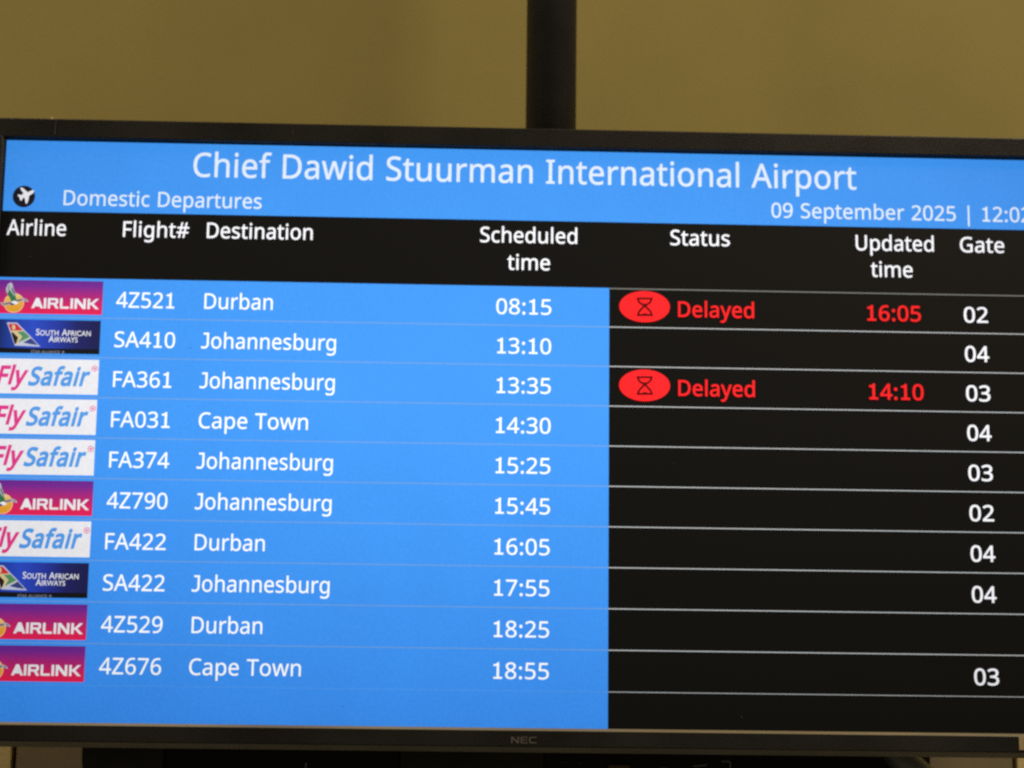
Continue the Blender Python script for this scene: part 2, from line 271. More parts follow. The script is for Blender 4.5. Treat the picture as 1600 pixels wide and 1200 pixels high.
  'c': [385,[[[265,-8,241,-8,203,-8],[169,0,139,15,109,31],[86,55,69,87,53,120],[44,162,44,213,44,265],[53,308,71,342,88,375],[112,399,142,415,173,430],[207,438,245,438,267,438],[288,436,309,431,329,426],[346,421,358,415,351,395],[344,376,337,356,324,361],[309,365,292,370,275,374],[259,376,244,376,215,376],[191,370,172,358,154,345],[140,327,131,303,122,279],[117,249,117,213,117,179],[122,150,131,126,140,102],[153,84,172,71,190,59],[213,53,240,53,263,53],[284,55,302,60,320,65],[336,71,351,78,351,57],[351,36,351,15,337,8],[321,2,304,-2,286,-6]]]],
  'd': [493,[[[243,-8,221,-8,167,-8],[124,11,92,48,60,85],[44,140,44,214,44,288],[60,344,93,381,125,419],[168,438,221,438,244,438],[263,435,280,429,296,424],[311,416,323,407,335,397],[346,386,354,374,356,374],[358,374,359,374,359,381],[358,392,356,405,355,419],[354,430,354,438,354,495],[354,552,354,609,378,609],[401,609,425,609,425,406],[425,203,425,0,406,0],[387,0,368,0,365,19],[361,38,358,58,357,58],[356,58,354,58,346,45],[335,34,323,24,311,15],[296,7,279,1,263,-5]],[[193,51,232,51,277,51],[309,63,328,88,346,113],[355,150,355,200,355,205],[355,209,355,213,355,267],[346,308,329,336,311,365],[279,379,231,379,193,379],[165,364,146,334,127,304],[117,263,117,213,117,161],[127,121,146,93,165,65]]]],
  'e': [452,[[[196,438,234,438,271,438],[303,430,329,414,356,398],[376,375,390,346,404,317],[411,283,411,244,411,230],[411,215,411,201,313,201],[215,201,117,201,118,153],[131,116,154,90,178,65],[211,52,254,52,281,52],[306,55,327,60,348,65],[370,72,392,82,392,61],[392,41,392,20,370,10],[349,3,327,-1,306,-6],[280,-8,251,-8,210,-8],[174,0,143,17,112,33],[88,58,70,91,53,124],[44,164,44,212,44,259],[52,299,68,333,84,366],[106,392,134,411,163,429]],[[257,380,233,380,200,380],[173,369,154,348,134,326],[122,296,119,257,192,257],[265,257,338,257,338,282],[334,303,326,322,319,340],[308,354,292,364,277,375]]]],
  'f': [276,[[[266,393,266,375,230,375],[194,375,158,375,158,250],[158,125,158,0,134,0],[111,0,87,0,87,125],[87,250,87,375,62,375],[37,375,12,375,12,386],[12,397,12,408,37,416],[62,424,87,432,87,441],[87,449,87,457,87,494],[93,524,104,547,115,570],[131,587,152,597,172,608],[198,613,227,613,244,613],[260,612,274,609,288,606],[300,603,310,599,304,581],[298,562,292,544,283,546],[273,549,262,552,251,554],[240,556,228,556,204,556],[187,548,175,532,164,516],[158,492,158,458,158,449],[158,439,158,430,194,430],[230,430,266,430,266,412]]]],
  'g': [493,[[[165,438,221,438,249,438],[274,433,297,422,320,411],[339,395,355,373,357,373],[358,373,359,373,362,392],[366,411,369,430,388,430],[406,430,425,430,425,284],[425,138,425,-7,425,-48],[418,-82,404,-109,390,-137],[369,-158,341,-172,312,-186],[276,-192,233,-192,202,-192],[173,-190,147,-186,121,-181],[98,-174,78,-165,78,-144],[78,-122,78,-100,98,-111],[122,-119,149,-125,176,-131],[206,-134,237,-134,273,-134],[302,-123,324,-101,345,-80],[355,-50,355,-13,355,-7],[355,-2,355,4,355,10],[356,20,356,32,357,44],[357,52,358,57,357,57],[356,57,354,57,339,35],[321,19,299,8,277,-3],[251,-8,221,-8,166,-8],[122,11,91,51,60,90],[44,144,44,214,44,283],[60,337,91,377,122,418]],[[259,379,230,379,206,379],[186,372,169,359,152,346],[139,328,130,303,121,279],[117,249,117,213,117,160],[127,120,146,92,166,64],[194,50,232,50,254,50],[272,53,288,58,303,64],[316,73,326,85,337,97],[344,112,349,131,354,149],[356,172,356,197,356,203],[356,209,356,214,356,253],[352,285,343,309,334,333],[320,350,302,362,283,373]]]],
  'h': [496,[[[139,490,139,431,139,420],[138,410,138,399,137,389],[136,379,135,370,136,370],[138,370,140,370,149,385],[160,398,174,407,188,417],[203,424,221,429,238,435],[255,437,273,437,308,437],[337,432,360,421,384,410],[401,393,413,370,425,347],[431,317,431,280,431,187],[431,93,431,0,407,0],[384,0,361,0,361,92],[361,183,361,275,361,310],[353,336,338,353,322,370],[298,379,265,379,233,379],[207,372,189,360,171,348],[158,331,150,308,143,284],[139,256,139,222,139,148],[139,74,139,0,115,0],[92,0,68,0,68,203],[68,406,68,609,92,609],[115,609,139,609,139,550]]]],
  'i': [207,[[[115,430,139,430,139,287],[139,143,139,0,115,0],[92,0,68,0,68,143],[68,287,68,430,92,430]],[[92,591,104,591,115,591],[124,587,133,580,141,573],[145,562,145,546,145,531],[141,520,133,512,124,505],[115,501,104,501,92,501],[83,505,75,512,67,520],[63,531,63,546,63,562],[67,573,75,580,83,587]]]],
  'j': [207,[[[46,-192,18,-192,4,-192],[-7,-192,-18,-190,-28,-188],[-37,-186,-44,-183,-44,-164],[-44,-145,-44,-126,-36,-128],[-28,-130,-19,-132,-11,-133],[-1,-134,9,-134,26,-134],[40,-129,51,-120,63,-111],[68,-93,68,-67,68,99],[68,264,68,430,92,430],[115,430,139,430,139,265],[139,101,139,-64,139,-91],[134,-114,126,-133,117,-152],[104,-167,87,-177,69,-187]],[[63,531,63,546,63,562],[67,573,75,580,83,587],[92,591,104,591,115,591],[124,587,133,580,141,573],[145,562,145,546,145,531],[141,520,133,512,124,505],[115,501,104,501,92,501],[83,505,75,512,67,520]]]],
  'k': [428,[[[138,397,138,291,138,283],[138,271,137,257,136,244],[135,231,135,221,136,221],[137,221,138,221,141,226],[146,232,152,240,159,248],[165,256,172,264,179,273],[184,279,189,285,235,333],[281,381,326,430,354,430],[381,430,409,430,351,369],[293,307,235,246,297,164],[359,82,421,0,393,0],[364,0,336,0,286,67],[237,134,187,200,171,186],[154,172,138,158,138,105],[138,53,138,0,115,0],[91,0,68,0,68,203],[68,406,68,609,91,609],[115,609,138,609,138,503]]]],
  'l': [207,[[[139,203,139,0,115,0],[92,0,68,0,68,203],[68,406,68,609,92,609],[115,609,139,609,139,406]]]],
  'm': [750,[[[512,438,540,438,588,438],[625,425,649,401,673,376],[685,335,685,280,685,187],[685,93,685,0,662,0],[638,0,615,0,615,92],[615,184,615,277,615,310],[608,336,594,353,580,370],[558,379,528,379,486,379],[456,366,438,342,420,318],[411,283,411,237,411,158],[411,79,411,0,388,0],[365,0,342,0,342,92],[342,184,342,277,342,299],[338,318,332,333,326,348],[316,360,303,367,290,375],[274,379,253,379,225,379],[202,372,185,360,169,348],[157,331,150,308,142,285],[139,257,139,223,139,149],[139,74,139,0,115,0],[92,0,68,0,68,143],[68,287,68,430,87,430],[106,430,125,430,129,410],[132,391,136,371,137,371],[138,371,140,371,149,386],[160,399,173,409,186,418],[200,426,217,431,233,435],[249,438,266,438,299,438],[327,432,349,420,371,408],[388,390,398,366,399,366],[400,366,402,366,416,390],[436,408,461,420,486,432]]]],
  'n': [496,[[[257,438,275,438,326,438],[365,425,391,401,418,376],[431,335,431,280,431,187],[431,93,431,0,407,0],[384,0,361,0,361,92],[361,183,361,275,361,310],[353,336,338,353,322,370],[298,379,265,379,217,379],[184,365,166,338,148,312],[139,273,139,223,139,149],[139,74,139,0,115,0],[92,0,68,0,68,143],[68,287,68,430,87,430],[106,430,125,430,129,410],[132,391,136,371,137,371],[138,371,140,371,149,386],[161,399,175,409,189,418],[205,426,222,431,239,435]]]],
  'o': [485,[[[442,263,442,216,442,180],[437,148,428,121,418,93],[405,70,388,51,370,31],[349,17,324,7,300,-3],[272,-8,241,-8,213,-8],[187,-3,163,7,139,17],[118,31,100,51,83,70],[69,93,59,121,49,148],[44,180,44,216,44,263],[52,304,68,336,84,369],[107,394,137,412,167,429],[203,438,244,438,283,438],[317,429,347,412,377,394],[400,369,417,336,433,304]],[[117,267,117,216,117,182],[121,153,130,128,139,103],[153,84,172,71,190,57],[214,51,243,51,272,51],[296,57,314,71,333,84],[347,103,356,128,364,153],[369,182,369,216,369,250],[364,279,355,303,346,327],[332,346,314,359,296,372],[272,379,242,379,198,379],[167,364,147,335,127,306]]]],
  'p': [493,[[[250,438,273,438,326,438],[368,419,401,383,433,346],[449,290,449,216,449,167],[442,126,427,93,412,59],[392,34,365,17,339,0],[308,-8,272,-8,250,-8],[230,-5,213,1,196,7],[182,14,170,24,158,33],[147,43,139,55,137,55],[136,55,134,55,135,45],[136,34,137,20,138,6],[139,-6,139,-16,139,-75],[139,-134,139,-192,115,-192],[92,-192,68,-192,68,15],[68,222,68,430,87,430],[107,430,126,430,129,410],[132,391,136,371,137,371],[138,371,139,371,147,384],[158,395,170,405,182,415],[196,423,213,429,230,435]],[[299,379,260,379,231,379],[208,373,190,362,172,351],[160,335,152,313,144,291],[139,263,139,229,139,225],[139,220,139,216,139,180],[142,150,150,126,157,101],[170,83,188,70,206,57],[230,51,261,51,288,51],[309,58,326,72,343,87],[355,106,364,131,372,156],[376,184,376,217,376,266],[367,305,348,334,329,364]]]],
  'q': [493,[[[354,-70,354,-9,354,1],[355,12,355,25,356,38],[357,49,358,58,357,58],[355,58,354,58,341,40],[324,24,303,11,281,-2],[253,-8,219,-8,167,-8],[125,11,93,48,60,85],[44,140,44,214,44,263],[52,304,67,338,82,371],[102,396,129,413,156,429],[187,438,221,438,255,438],[283,431,304,419,325,406],[342,390,355,371,356,371],[357,371,358,371,362,391],[365,410,369,430,388,430],[406,430,425,430,425,222],[425,15,425,-192,401,-192],[378,-192,354,-192,354,-131]],[[194,51,233,51,262,51],[286,56,304,67,321,77],[334,94,342,116,350,138],[355,166,355,199,355,204],[355,209,355,213,355,268],[346,309,328,337,310,365],[277,379,231,379,192,379],[164,364,145,334,126,304],[117,263,117,213,117,162],[127,122,146,93,165,65]]]],
  'r': [331,[[[249,438,269,438,277,438],[285,437,295,437,304,436],[312,435,319,433,316,411],[313,390,310,368,303,370],[296,371,287,372,279,373],[271,374,264,374,247,374],[231,370,217,363,202,356],[188,347,176,334,165,321],[155,306,149,289,142,271],[139,251,139,229,139,153],[139,76,139,0,115,0],[92,0,68,0,68,143],[68,287,68,430,87,430],[107,430,126,430,129,404],[131,377,134,351,135,351],[136,351,137,351,146,367],[157,382,170,395,183,408],[198,418,214,426,231,434]]]],
  's': [384,[[[348,142,348,119,348,91],[341,68,327,49,313,30],[294,16,268,6,242,-3],[212,-8,176,-8,146,-8],[121,-6,99,-1,77,4],[58,11,42,19,42,41],[42,62,42,83,59,75],[80,67,104,60,128,53],[153,49,178,49,214,49],[240,55,256,66,272,78],[280,93,280,112,280,123],[277,133,271,141,265,150],[255,158,239,167,224,175],[202,185,174,196,146,206],[122,217,103,228,83,238],[68,251,57,266,46,281],[41,300,41,324,41,360],[56,388,85,408,115,428],[154,438,202,438,228,438],[253,435,275,430,298,425],[319,418,339,409,331,390],[323,372,315,353,297,360],[278,367,258,372,238,377],[218,380,197,380,168,380],[146,375,131,366,116,357],[108,344,108,328,108,316],[112,306,119,298,126,290],[137,282,154,274,170,266],[191,256,219,246,246,236],[269,226,289,215,308,204],[323,191,333,176,343,161]]]],
  't': [289,[[[192,50,212,50,222,50],[233,51,245,53,256,54],[265,56,272,59,272,41],[272,23,272,5,264,1],[254,-2,240,-4,226,-7],[213,-8,200,-8,177,-8],[157,-4,138,4,119,11],[103,25,91,44,80,63],[74,90,74,125,74,209],[74,292,74,375,53,375],[33,375,13,375,13,387],[13,398,13,409,33,418],[54,428,75,437,84,468],[93,498,103,528,117,528],[130,528,144,528,144,496],[144,463,144,430,186,430],[227,430,269,430,269,412],[269,393,269,375,227,375],[186,375,144,375,144,292],[144,210,144,127,144,101],[151,81,163,69,176,56]]]],
  'u': [496,[[[404,430,427,430,427,287],[427,143,427,0,408,0],[389,0,370,0,366,19],[363,38,359,57,358,57],[357,57,356,57,347,42],[335,30,321,20,306,10],[291,3,273,-1,256,-6],[238,-8,220,-8,186,-8],[157,-3,134,8,110,19],[93,36,81,59,69,82],[63,112,63,148,63,242],[63,336,63,430,87,430],[111,430,135,430,135,338],[135,245,135,153,135,119],[142,93,158,76,173,59],[198,51,230,51,262,51],[287,57,306,69,324,81],[337,98,345,121,353,145],[357,173,357,206,357,281],[357,355,357,430,380,430]]]],
  'v': [407,[[[190,0,163,0,109,143],[54,287,0,430,25,430],[50,430,75,430,106,345],[136,261,167,176,171,165],[176,152,180,137,185,123],[190,109,193,96,197,83],[200,72,201,63,202,63],[203,63,204,63,207,72],[210,83,214,96,218,110],[222,123,227,138,232,152],[237,165,241,176,271,261],[302,345,332,430,357,430],[382,430,407,430,353,287],[298,143,244,0,217,0]]]],
  'w': [630,[[[370,162,346,243,342,254],[339,265,336,276,333,287],[330,298,328,308,325,317],[323,327,321,335,319,344],[317,351,316,357,315,357],[314,357,313,357,312,351],[310,344,308,335,306,327],[304,317,302,307,300,297],[297,286,294,275,291,265],[288,253,284,242,258,162],[233,81,207,1,180,1],[153,1,127,1,87,144],[48,287,9,431,33,431],[57,431,82,431,102,354],[121,278,141,201,145,186],[149,170,153,154,157,139],[160,124,163,109,166,95],[168,83,169,73,170,73],[171,73,172,73,174,79],[176,87,178,97,180,107],[182,117,185,128,187,138],[190,149,193,160,196,170],[199,180,201,188,227,269],[252,350,277,431,303,431],[329,431,354,431,379,350],[404,269,428,188,432,176],[436,163,440,149,444,135],[447,122,451,109,454,96],[456,84,457,74,458,74],[459,74,460,74,461,83],[463,94,466,108,469,121],[473,136,477,153,481,169],[485,185,489,201,509,278],[529,354,549,431,573,431],[597,431,621,431,582,287],[542,144,502,1,474,1],[447,1,419,1,395,82]]]],
  'y': [409,[[[59,286,1,430,26,430],[51,430,76,430,107,348],[138,267,169,185,175,171],[179,157,184,144,189,130],[193,117,196,105,200,92],[203,80,205,68,206,68],[207,68,209,68,212,82],[217,99,224,121,231,142],[238,164,245,186,275,267],[304,349,333,430,358,430],[384,430,409,430,347,267],[285,104,224,-59,214,-86],[202,-109,188,-130,174,-150],[158,-165,138,-176,119,-187],[95,-192,67,-192,55,-192],[43,-192,34,-190,24,-189],[16,-188,9,-186,9,-167],[9,-149,9,-130,15,-131],[22,-132,30,-133,38,-134],[47,-135,56,-135,73,-135],[87,-132,99,-126,111,-119],[121,-111,130,-99,138,-88],[146,-74,152,-59,159,-40],[167,-21,174,-2,116,142]]]],
  '|': [442,[[[192,342,192,609,211,609],[231,609,250,609,250,342],[250,74,250,-193,231,-193],[211,-193,192,-193,192,74]]]],
 },
 'w': {
  'A': [480,[[[39,0,16,0,78,170],[140,339,201,509,226,509],[251,509,276,509,338,339],[401,170,463,0,440,0],[418,0,395,0,359,101],[323,202,287,302,281,321],[273,344,264,372,255,400],[245,435,232,478,236,478],[241,478,245,478,233,435],[222,399,213,371,204,343],[196,320,191,302,155,202],[120,101,85,0,62,0]],[[197,142,110,142,110,161],[110,180,110,199,197,199],[283,199,370,199,370,180],[370,161,370,142,283,142]]]],
  'C': [510,[[[293,-7,267,-7,223,-7],[184,4,150,25,116,46],[89,76,70,115,50,154],[40,201,40,254,40,308],[50,354,70,393,89,432],[116,462,150,484,184,505],[223,516,267,516,293,516],[317,512,340,504,363,497],[384,486,402,471,420,457],[436,439,448,418,460,398],[468,374,473,348,451,348],[430,348,408,348,404,366],[398,381,389,395,381,408],[370,419,357,428,345,438],[331,444,315,449,300,454],[284,456,267,456,236,456],[208,448,184,432,159,417],[139,394,125,364,111,334],[103,297,103,254,103,211],[111,175,125,145,140,115],[159,92,184,76,209,61],[236,53,267,53,284,53],[300,55,315,60,331,65],[345,71,357,81,370,90],[381,101,389,114,398,128],[404,143,408,160,430,160],[451,160,473,160,469,135],[460,111,448,91,436,70],[421,52,402,38,384,23],[363,12,341,5,318,-3]]]],
  'E': [419,[[[165,0,60,0,60,170],[60,339,60,509,164,509],[268,509,372,509,372,490],[372,471,372,452,290,452],[207,452,125,452,125,396],[125,341,125,286,202,286],[278,286,355,286,355,267],[355,248,355,229,278,229],[202,229,125,229,125,172],[125,114,125,57,208,57],[292,57,375,57,375,38],[375,19,375,0,270,0]]]],
  'I': [300,[[[111,0,31,0,31,19],[31,38,31,57,60,57],[89,57,118,57,118,189],[118,320,118,452,89,452],[60,452,31,452,31,471],[31,490,31,509,111,509],[190,509,269,509,269,490],[269,471,269,452,240,452],[212,452,183,452,183,320],[183,189,183,57,212,57],[240,57,269,57,269,38],[269,19,269,0,190,0]]]],
  'K': [467,[[[146,189,104,145,104,169],[104,193,104,216,116,232],[128,247,139,261,151,275],[162,290,174,303,187,317],[199,331,212,344,262,399],[313,454,364,509,392,509],[420,509,448,509,376,431],[304,353,231,276,230,276],[229,276,228,276,187,233]],[[82,0,60,0,60,170],[60,339,60,509,82,509],[103,509,125,509,125,451],[125,392,125,334,124,298],[124,261,124,225,124,214],[124,204,125,193,125,129],[125,64,125,0,103,0]],[[398,0,372,0,311,86],[249,173,188,259,201,276],[215,293,228,309,302,206],[375,103,449,0,423,0]]]],
  'L': [393,[[[160,0,60,0,60,170],[60,339,60,509,82,509],[103,509,125,509,125,358],[125,208,125,57,203,57],[282,57,361,57,361,38],[361,19,361,0,261,0]]]],
  'N': [523,[[[82,0,60,0,60,170],[60,339,60,509,85,509],[111,509,136,509,205,400],[274,291,343,183,349,174],[355,164,363,151,370,138],[379,123,388,107,396,90],[405,73,414,55,411,55],[408,54,405,54,403,72],[401,90,401,108,400,126],[399,142,399,157,399,172],[399,185,399,195,399,300],[399,404,399,509,420,509],[442,509,463,509,463,339],[463,170,463,0,438,0],[412,0,387,0,325,97],[264,193,202,290,194,303],[186,316,177,331,169,345],[159,362,148,381,137,400],[123,424,108,452,111,453],[115,453,119,454,120,428],[121,405,122,384,123,362],[124,344,124,328,125,312],[125,300,125,291,125,194],[125,97,125,0,103,0]]]],
  'R': [449,[[[82,0,60,0,60,170],[60,339,60,509,119,509],[177,509,236,509,275,509],[307,502,333,489,359,475],[378,457,390,433,403,410],[409,382,409,352,409,321],[403,295,390,271,378,248],[359,230,333,217,307,204],[275,198,236,198,189,198],[143,198,96,198,96,217],[96,236,96,255,142,255],[188,255,234,255,260,255],[281,259,298,267,314,275],[326,286,334,300,341,315],[345,332,345,352,345,372],[341,390,334,405,326,420],[314,431,298,440,281,448],[259,452,233,452,197,452],[161,452,125,452,125,301],[125,151,125,0,103,0]],[[378,0,353,0,312,76],[271,153,230,229,254,229],[279,229,303,229,344,153],[386,76,428,0,403,0]]]],
 },
 'g': {
  'A': [667,[[[464,457,362,686,339,686],[316,686,293,686,195,457],[98,229,0,0,33,0],[67,0,100,0,129,67],[157,134,186,201,283,201],[379,201,476,201,506,134],[537,67,567,0,600,0],[634,0,667,0,565,229]],[[292,454,326,536,363,454],[399,371,436,289,365,289],[295,289,224,289,258,371]]]],
  'C': [708,[[[656,600,656,635,563,674],[492,691,422,691,205,691],[48,539,48,331,48,188],[160,-9,416,-9,523,-9],[596,16,663,51,663,87],[663,122,663,158,586,108],[502,81,425,81,261,81],[149,187,149,340,149,490],[265,601,421,601,500,601],[572,579,656,530,656,565]]]],
  'E': [500,[[[462,653,462,682,333,682],[204,682,75,682,75,455],[75,227,75,0,207,0],[339,0,471,0,471,29],[471,59,471,88,372,88],[272,88,173,88,173,159],[173,229,173,300,266,300],[359,300,452,300,452,329],[452,359,452,388,359,388],[266,388,173,388,173,457],[173,525,173,594,269,594],[366,594,462,594,462,623]]]],
  'F': [469,[[[440,653,440,682,319,682],[197,682,76,682,76,455],[76,227,76,0,109,0],[141,0,174,0,174,106],[174,211,174,317,263,317],[351,317,440,317,440,346],[440,376,440,405,351,405],[263,405,174,405,174,468],[174,531,174,594,263,594],[351,594,440,594,440,623]]]],
  'H': [729,[[[653,455,653,682,620,682],[588,682,555,682,555,583],[555,484,555,385,428,385],[300,385,173,385,173,484],[173,583,173,682,140,682],[108,682,75,682,75,455],[75,227,75,0,108,0],[140,0,173,0,173,99],[173,198,173,297,300,297],[428,297,555,297,555,198],[555,99,555,0,588,0],[620,0,653,0,653,227]]]],
  'I': [250,[[[174,455,174,682,141,682],[109,682,76,682,76,455],[76,227,76,0,109,0],[141,0,174,0,174,227]]]],
  'L': [490,[[[172,484,172,682,139,682],[107,682,74,682,74,455],[74,227,74,0,209,0],[345,0,480,0,480,29],[480,59,480,88,377,88],[275,88,172,88,172,286]]]],
  'N': [781,[[[706,455,706,682,675,682],[645,682,614,682,614,506],[614,330,614,154,460,330],[306,506,152,682,126,682],[100,682,74,682,74,455],[74,227,74,0,105,0],[135,0,166,0,166,175],[166,350,166,525,318,350],[470,175,622,0,650,0],[678,0,706,0,706,227]]]],
  'O': [823,[[[45,530,45,341,45,156],[186,-9,409,-9,640,-9],[778,157,778,341,778,531],[636,691,411,691,190,691]],[[146,192,146,341,146,491],[259,601,411,601,564,601],[677,491,677,341,677,192],[564,81,411,81,259,81]]]],
  'R': [604,[[[134,682,77,682,77,455],[77,227,77,0,110,0],[142,0,175,0,175,99],[175,197,175,296,189,296],[202,296,216,296,266,296],[307,280,397,140,427,93],[457,47,487,0,526,0],[565,0,604,0,557,65],[540,88,511,135,459,220],[421,283,359,324,432,353],[473,412,473,491,473,609],[387,682,249,682,192,682]],[[175,527,175,598,196,598],[217,598,238,598,333,598],[371,559,372,495,373,438],[343,384,238,384,217,384],[196,384,175,384,175,455]]]],
  'S': [458,[[[399,606,399,643,351,675],[299,691,247,691,122,691],[40,620,40,509,40,322],[335,306,335,165,335,127],[300,79,224,79,157,79],[94,114,44,178,44,137],[44,95,44,54,101,11],[161,-9,235,-9,345,-9],[426,69,426,176,426,393],[131,391,131,522,131,570],[176,603,239,603,285,603],[341,587,399,532,399,569]]]],
  'T': [604,[[[587,653,587,682,397,682],[207,682,17,682,17,653],[17,623,17,594,96,594],[174,594,253,594,253,396],[253,198,253,0,286,0],[318,0,351,0,351,198],[351,396,351,594,430,594],[508,594,587,594,587,623]]]],
  'U': [708,[[[648,544,648,682,615,682],[583,682,550,682,550,550],[550,417,550,285,550,221],[542,171,507,136,476,105],[422,81,347,81,288,81],[239,100,200,139,169,170],[159,202,159,279,159,413],[159,548,159,682,126,682],[94,682,61,682,61,541],[61,399,61,258,61,72],[201,-9,345,-9,548,-9],[648,101,648,268,648,406]]]],
  'W': [1042,[[[949,453,1041,682,1009,682],[976,682,944,682,882,525],[820,369,758,212,695,369],[631,525,568,682,537,682],[506,682,475,682,412,525],[349,369,286,212,223,369],[161,525,98,682,65,682],[33,682,0,682,92,453],[184,223,276,-6,282,-6],[289,-6,295,-6,370,180],[446,366,521,552,596,366],[670,180,745,-6,751,-6],[758,-6,764,-6,856,223]]]],
  'Y': [604,[[[363,525,301,447,240,525],[179,604,118,682,79,682],[39,682,0,682,84,575],[169,468,253,361,253,241],[253,120,253,0,286,0],[318,0,351,0,351,120],[351,240,351,360,435,467],[520,575,604,682,565,682],[525,682,486,682,424,604]]]],
 },
}
def arc(cx, cy, rx, ry, a0, a1, n=10):
    return [(cx + rx * math.cos(math.radians(a0 + (a1 - a0) * i / n)), cy + ry * math.sin(math.radians(a0 + (a1 - a0) * i / n))) for i in range(n + 1)]
# the screen's typeface has a foot under its 1 and a bar on its J
ONE = [(90, 0), (390, 0), (390, 62), (280, 62), (280, 575), (225, 575)] + arc(100, 575, 122, 66, 0, -90, 8)[1:] + [(92, 509), (92, 453), (203, 453), (203, 62), (90, 62)]
JAY = [(85, 575), (298, 575), (298, 165)] + arc(138, 165, 160, 172, 0, -90, 9)[1:] + [(70, -7), (0, 6), (0, 76), (10, 76)] + [(70, 60), (125, 58)] + arc(125, 150, 97, 92, -90, 0, 8)[1:] + [(222, 512), (85, 512)]
HEAVY = {
    'A': (585, [[(0, 0), (212, 509), (345, 509), (555, 0), (432, 0), (395, 92), (162, 92), (124, 0)], [(198, 182), (278, 385), (358, 182)]]),
    'I': (190, [[(0, 0), (0, 509), (112, 509), (112, 0)]]),
    'R': (580, [[(0, 0), (0, 509), (390, 509), (455, 488), (488, 440), (495, 390), (495, 320), (480, 260), (445, 222), (400, 205), (525, 0), (388, 0), (268, 192), (112, 192), (112, 0)],
                [(112, 284), (345, 284), (374, 303), (381, 345), (374, 392), (345, 412), (112, 412)]]),
    'L': (505, [[(0, 60), (0, 509), (112, 509), (112, 98), (430, 98), (430, 0), (60, 0), (18, 18)]]),
    'N': (620, [[(0, 0), (0, 509), (138, 509), (418, 175), (418, 509), (530, 509), (530, 0), (394, 0), (112, 336), (112, 0)]]),
    'K': (560, [[(0, 0), (0, 509), (112, 509), (112, 308), (178, 308), (384, 509), (530, 509), (278, 262), (545, 0), (392, 0), (182, 212), (112, 212), (112, 0)]]),
    'E': (540, [[(0, 0), (0, 509), (470, 509), (470, 415), (112, 415), (112, 303), (440, 303), (440, 212), (112, 212), (112, 94), (475, 94), (475, 0)]]),
    'C': (560, [[(500, 0), (140, 0), (60, 30), (14, 95), (0, 180), (0, 330), (14, 414), (60, 479), (140, 509), (500, 509), (500, 413), (170, 413), (125, 385), (112, 320), (112, 190), (125, 126), (170, 96), (500, 96)]])}
POLY = {('n', '1'): (459, [ONE]), ('n', 'J'): (355, [JAY])}
for c_, d_ in HEAVY.items(): POLY[('w', c_)] = d_
CAP = {'n': 575.0, 'w': 509.0, 'g': 686.0}
_cache = {}

def flatten(f, ch):
    if (f, ch) in POLY:
        adv, pts = POLY[(f, ch)]
        return adv, [list(q) for q in pts]
    adv, loops = GLYPHS[f][ch]
    out = []
    for lp in loops:
        pts = []
        for a, b in zip(lp, lp[1:] + lp[:1]):
            p0, h0, h1, p1 = a[2:4], a[4:6], b[0:2], b[2:4]
            d = max(abs((p1[1] - p0[1]) * (h[0] - p0[0]) - (p1[0] - p0[0]) * (h[1] - p0[1])) for h in (h0, h1)) / (math.dist(p0, p1) or 1)
            n = 1 if d < 2.0 else 5
            for i in range(n):
                t = i / n; u = 1 - t
                pts.append(tuple(u ** 3 * p0[j] + 3 * u * u * t * h0[j] + 3 * u * t * t * h1[j] + t ** 3 * p1[j] for j in (0, 1)))
        out.append(pts)
    return adv, out

def clean(pts, tol):
    q = []
    for p in pts:
        if not q or math.dist(p, q[-1]) > tol: q.append(p)
    while len(q) > 2 and math.dist(q[0], q[-1]) <= tol: q.pop()
    return q

def prepare(wanted):
    for key in sorted(wanted):
        f, ch, off = key
        if ch == ' ' or key in _cache: continue
        adv, loops = flatten(f, ch)
        loops = [clean(lp, max(0.8, off * 0.45)) for lp in loops]
        areas = [sum(p[0] * q[1] - q[0] * p[1] for p, q in zip(lp, lp[1:] + lp[:1])) for lp in loops]
        sign = 1 if max(areas, key=abs) > 0 else -1
        if off:
            grown = []
            for lp in loops:
                res = []
                for p, c, q in zip(lp[-1:] + lp[:-1], lp, lp[1:] + lp[:1]):
                    n1 = Vector((c[1] - p[1], p[0] - c[0])).normalized() * sign
                    n2 = Vector((q[1] - c[1], c[0] - q[0])).normalized() * sign
                    h = n1 + n2
                    k = off * 2 / max(h.length_squared, 0.9)
                    res.append((c[0] + h.x * k, c[1] + h.y * k))
                grown.append(res)
            loops = grown
        pts, edges = [], []
        for lp in loops:
            b = len(pts); n = len(lp)
            pts += [Vector(p) for p in lp]
            edges += [(b + i, b + (i + 1) % n) for i in range(n)]
        vo, eo, fo, _, _, _ = delaunay_2d_cdt(pts, edges, [], 0, 1e-4)
        def inside(x, y):
            wn = 0
            for lp in loops:
                for p, q in zip(lp, lp[1:] + lp[:1]):
                    side = (q[0] - p[0]) * (y - p[1]) - (x - p[0]) * (q[1] - p[1])
                    if p[1] <= y < q[1] and side > 0: wn += 1
                    elif q[1] <= y < p[1] and side < 0: wn -= 1
            return wn * sign > 0
        tris = [tuple(t) for t in fo if inside(sum(vo[i].x for i in t) / 3, sum(vo[i].y for i in t) / 3)]
        _cache[key] = (adv, [(v.x, v.y) for v in vo], tris)

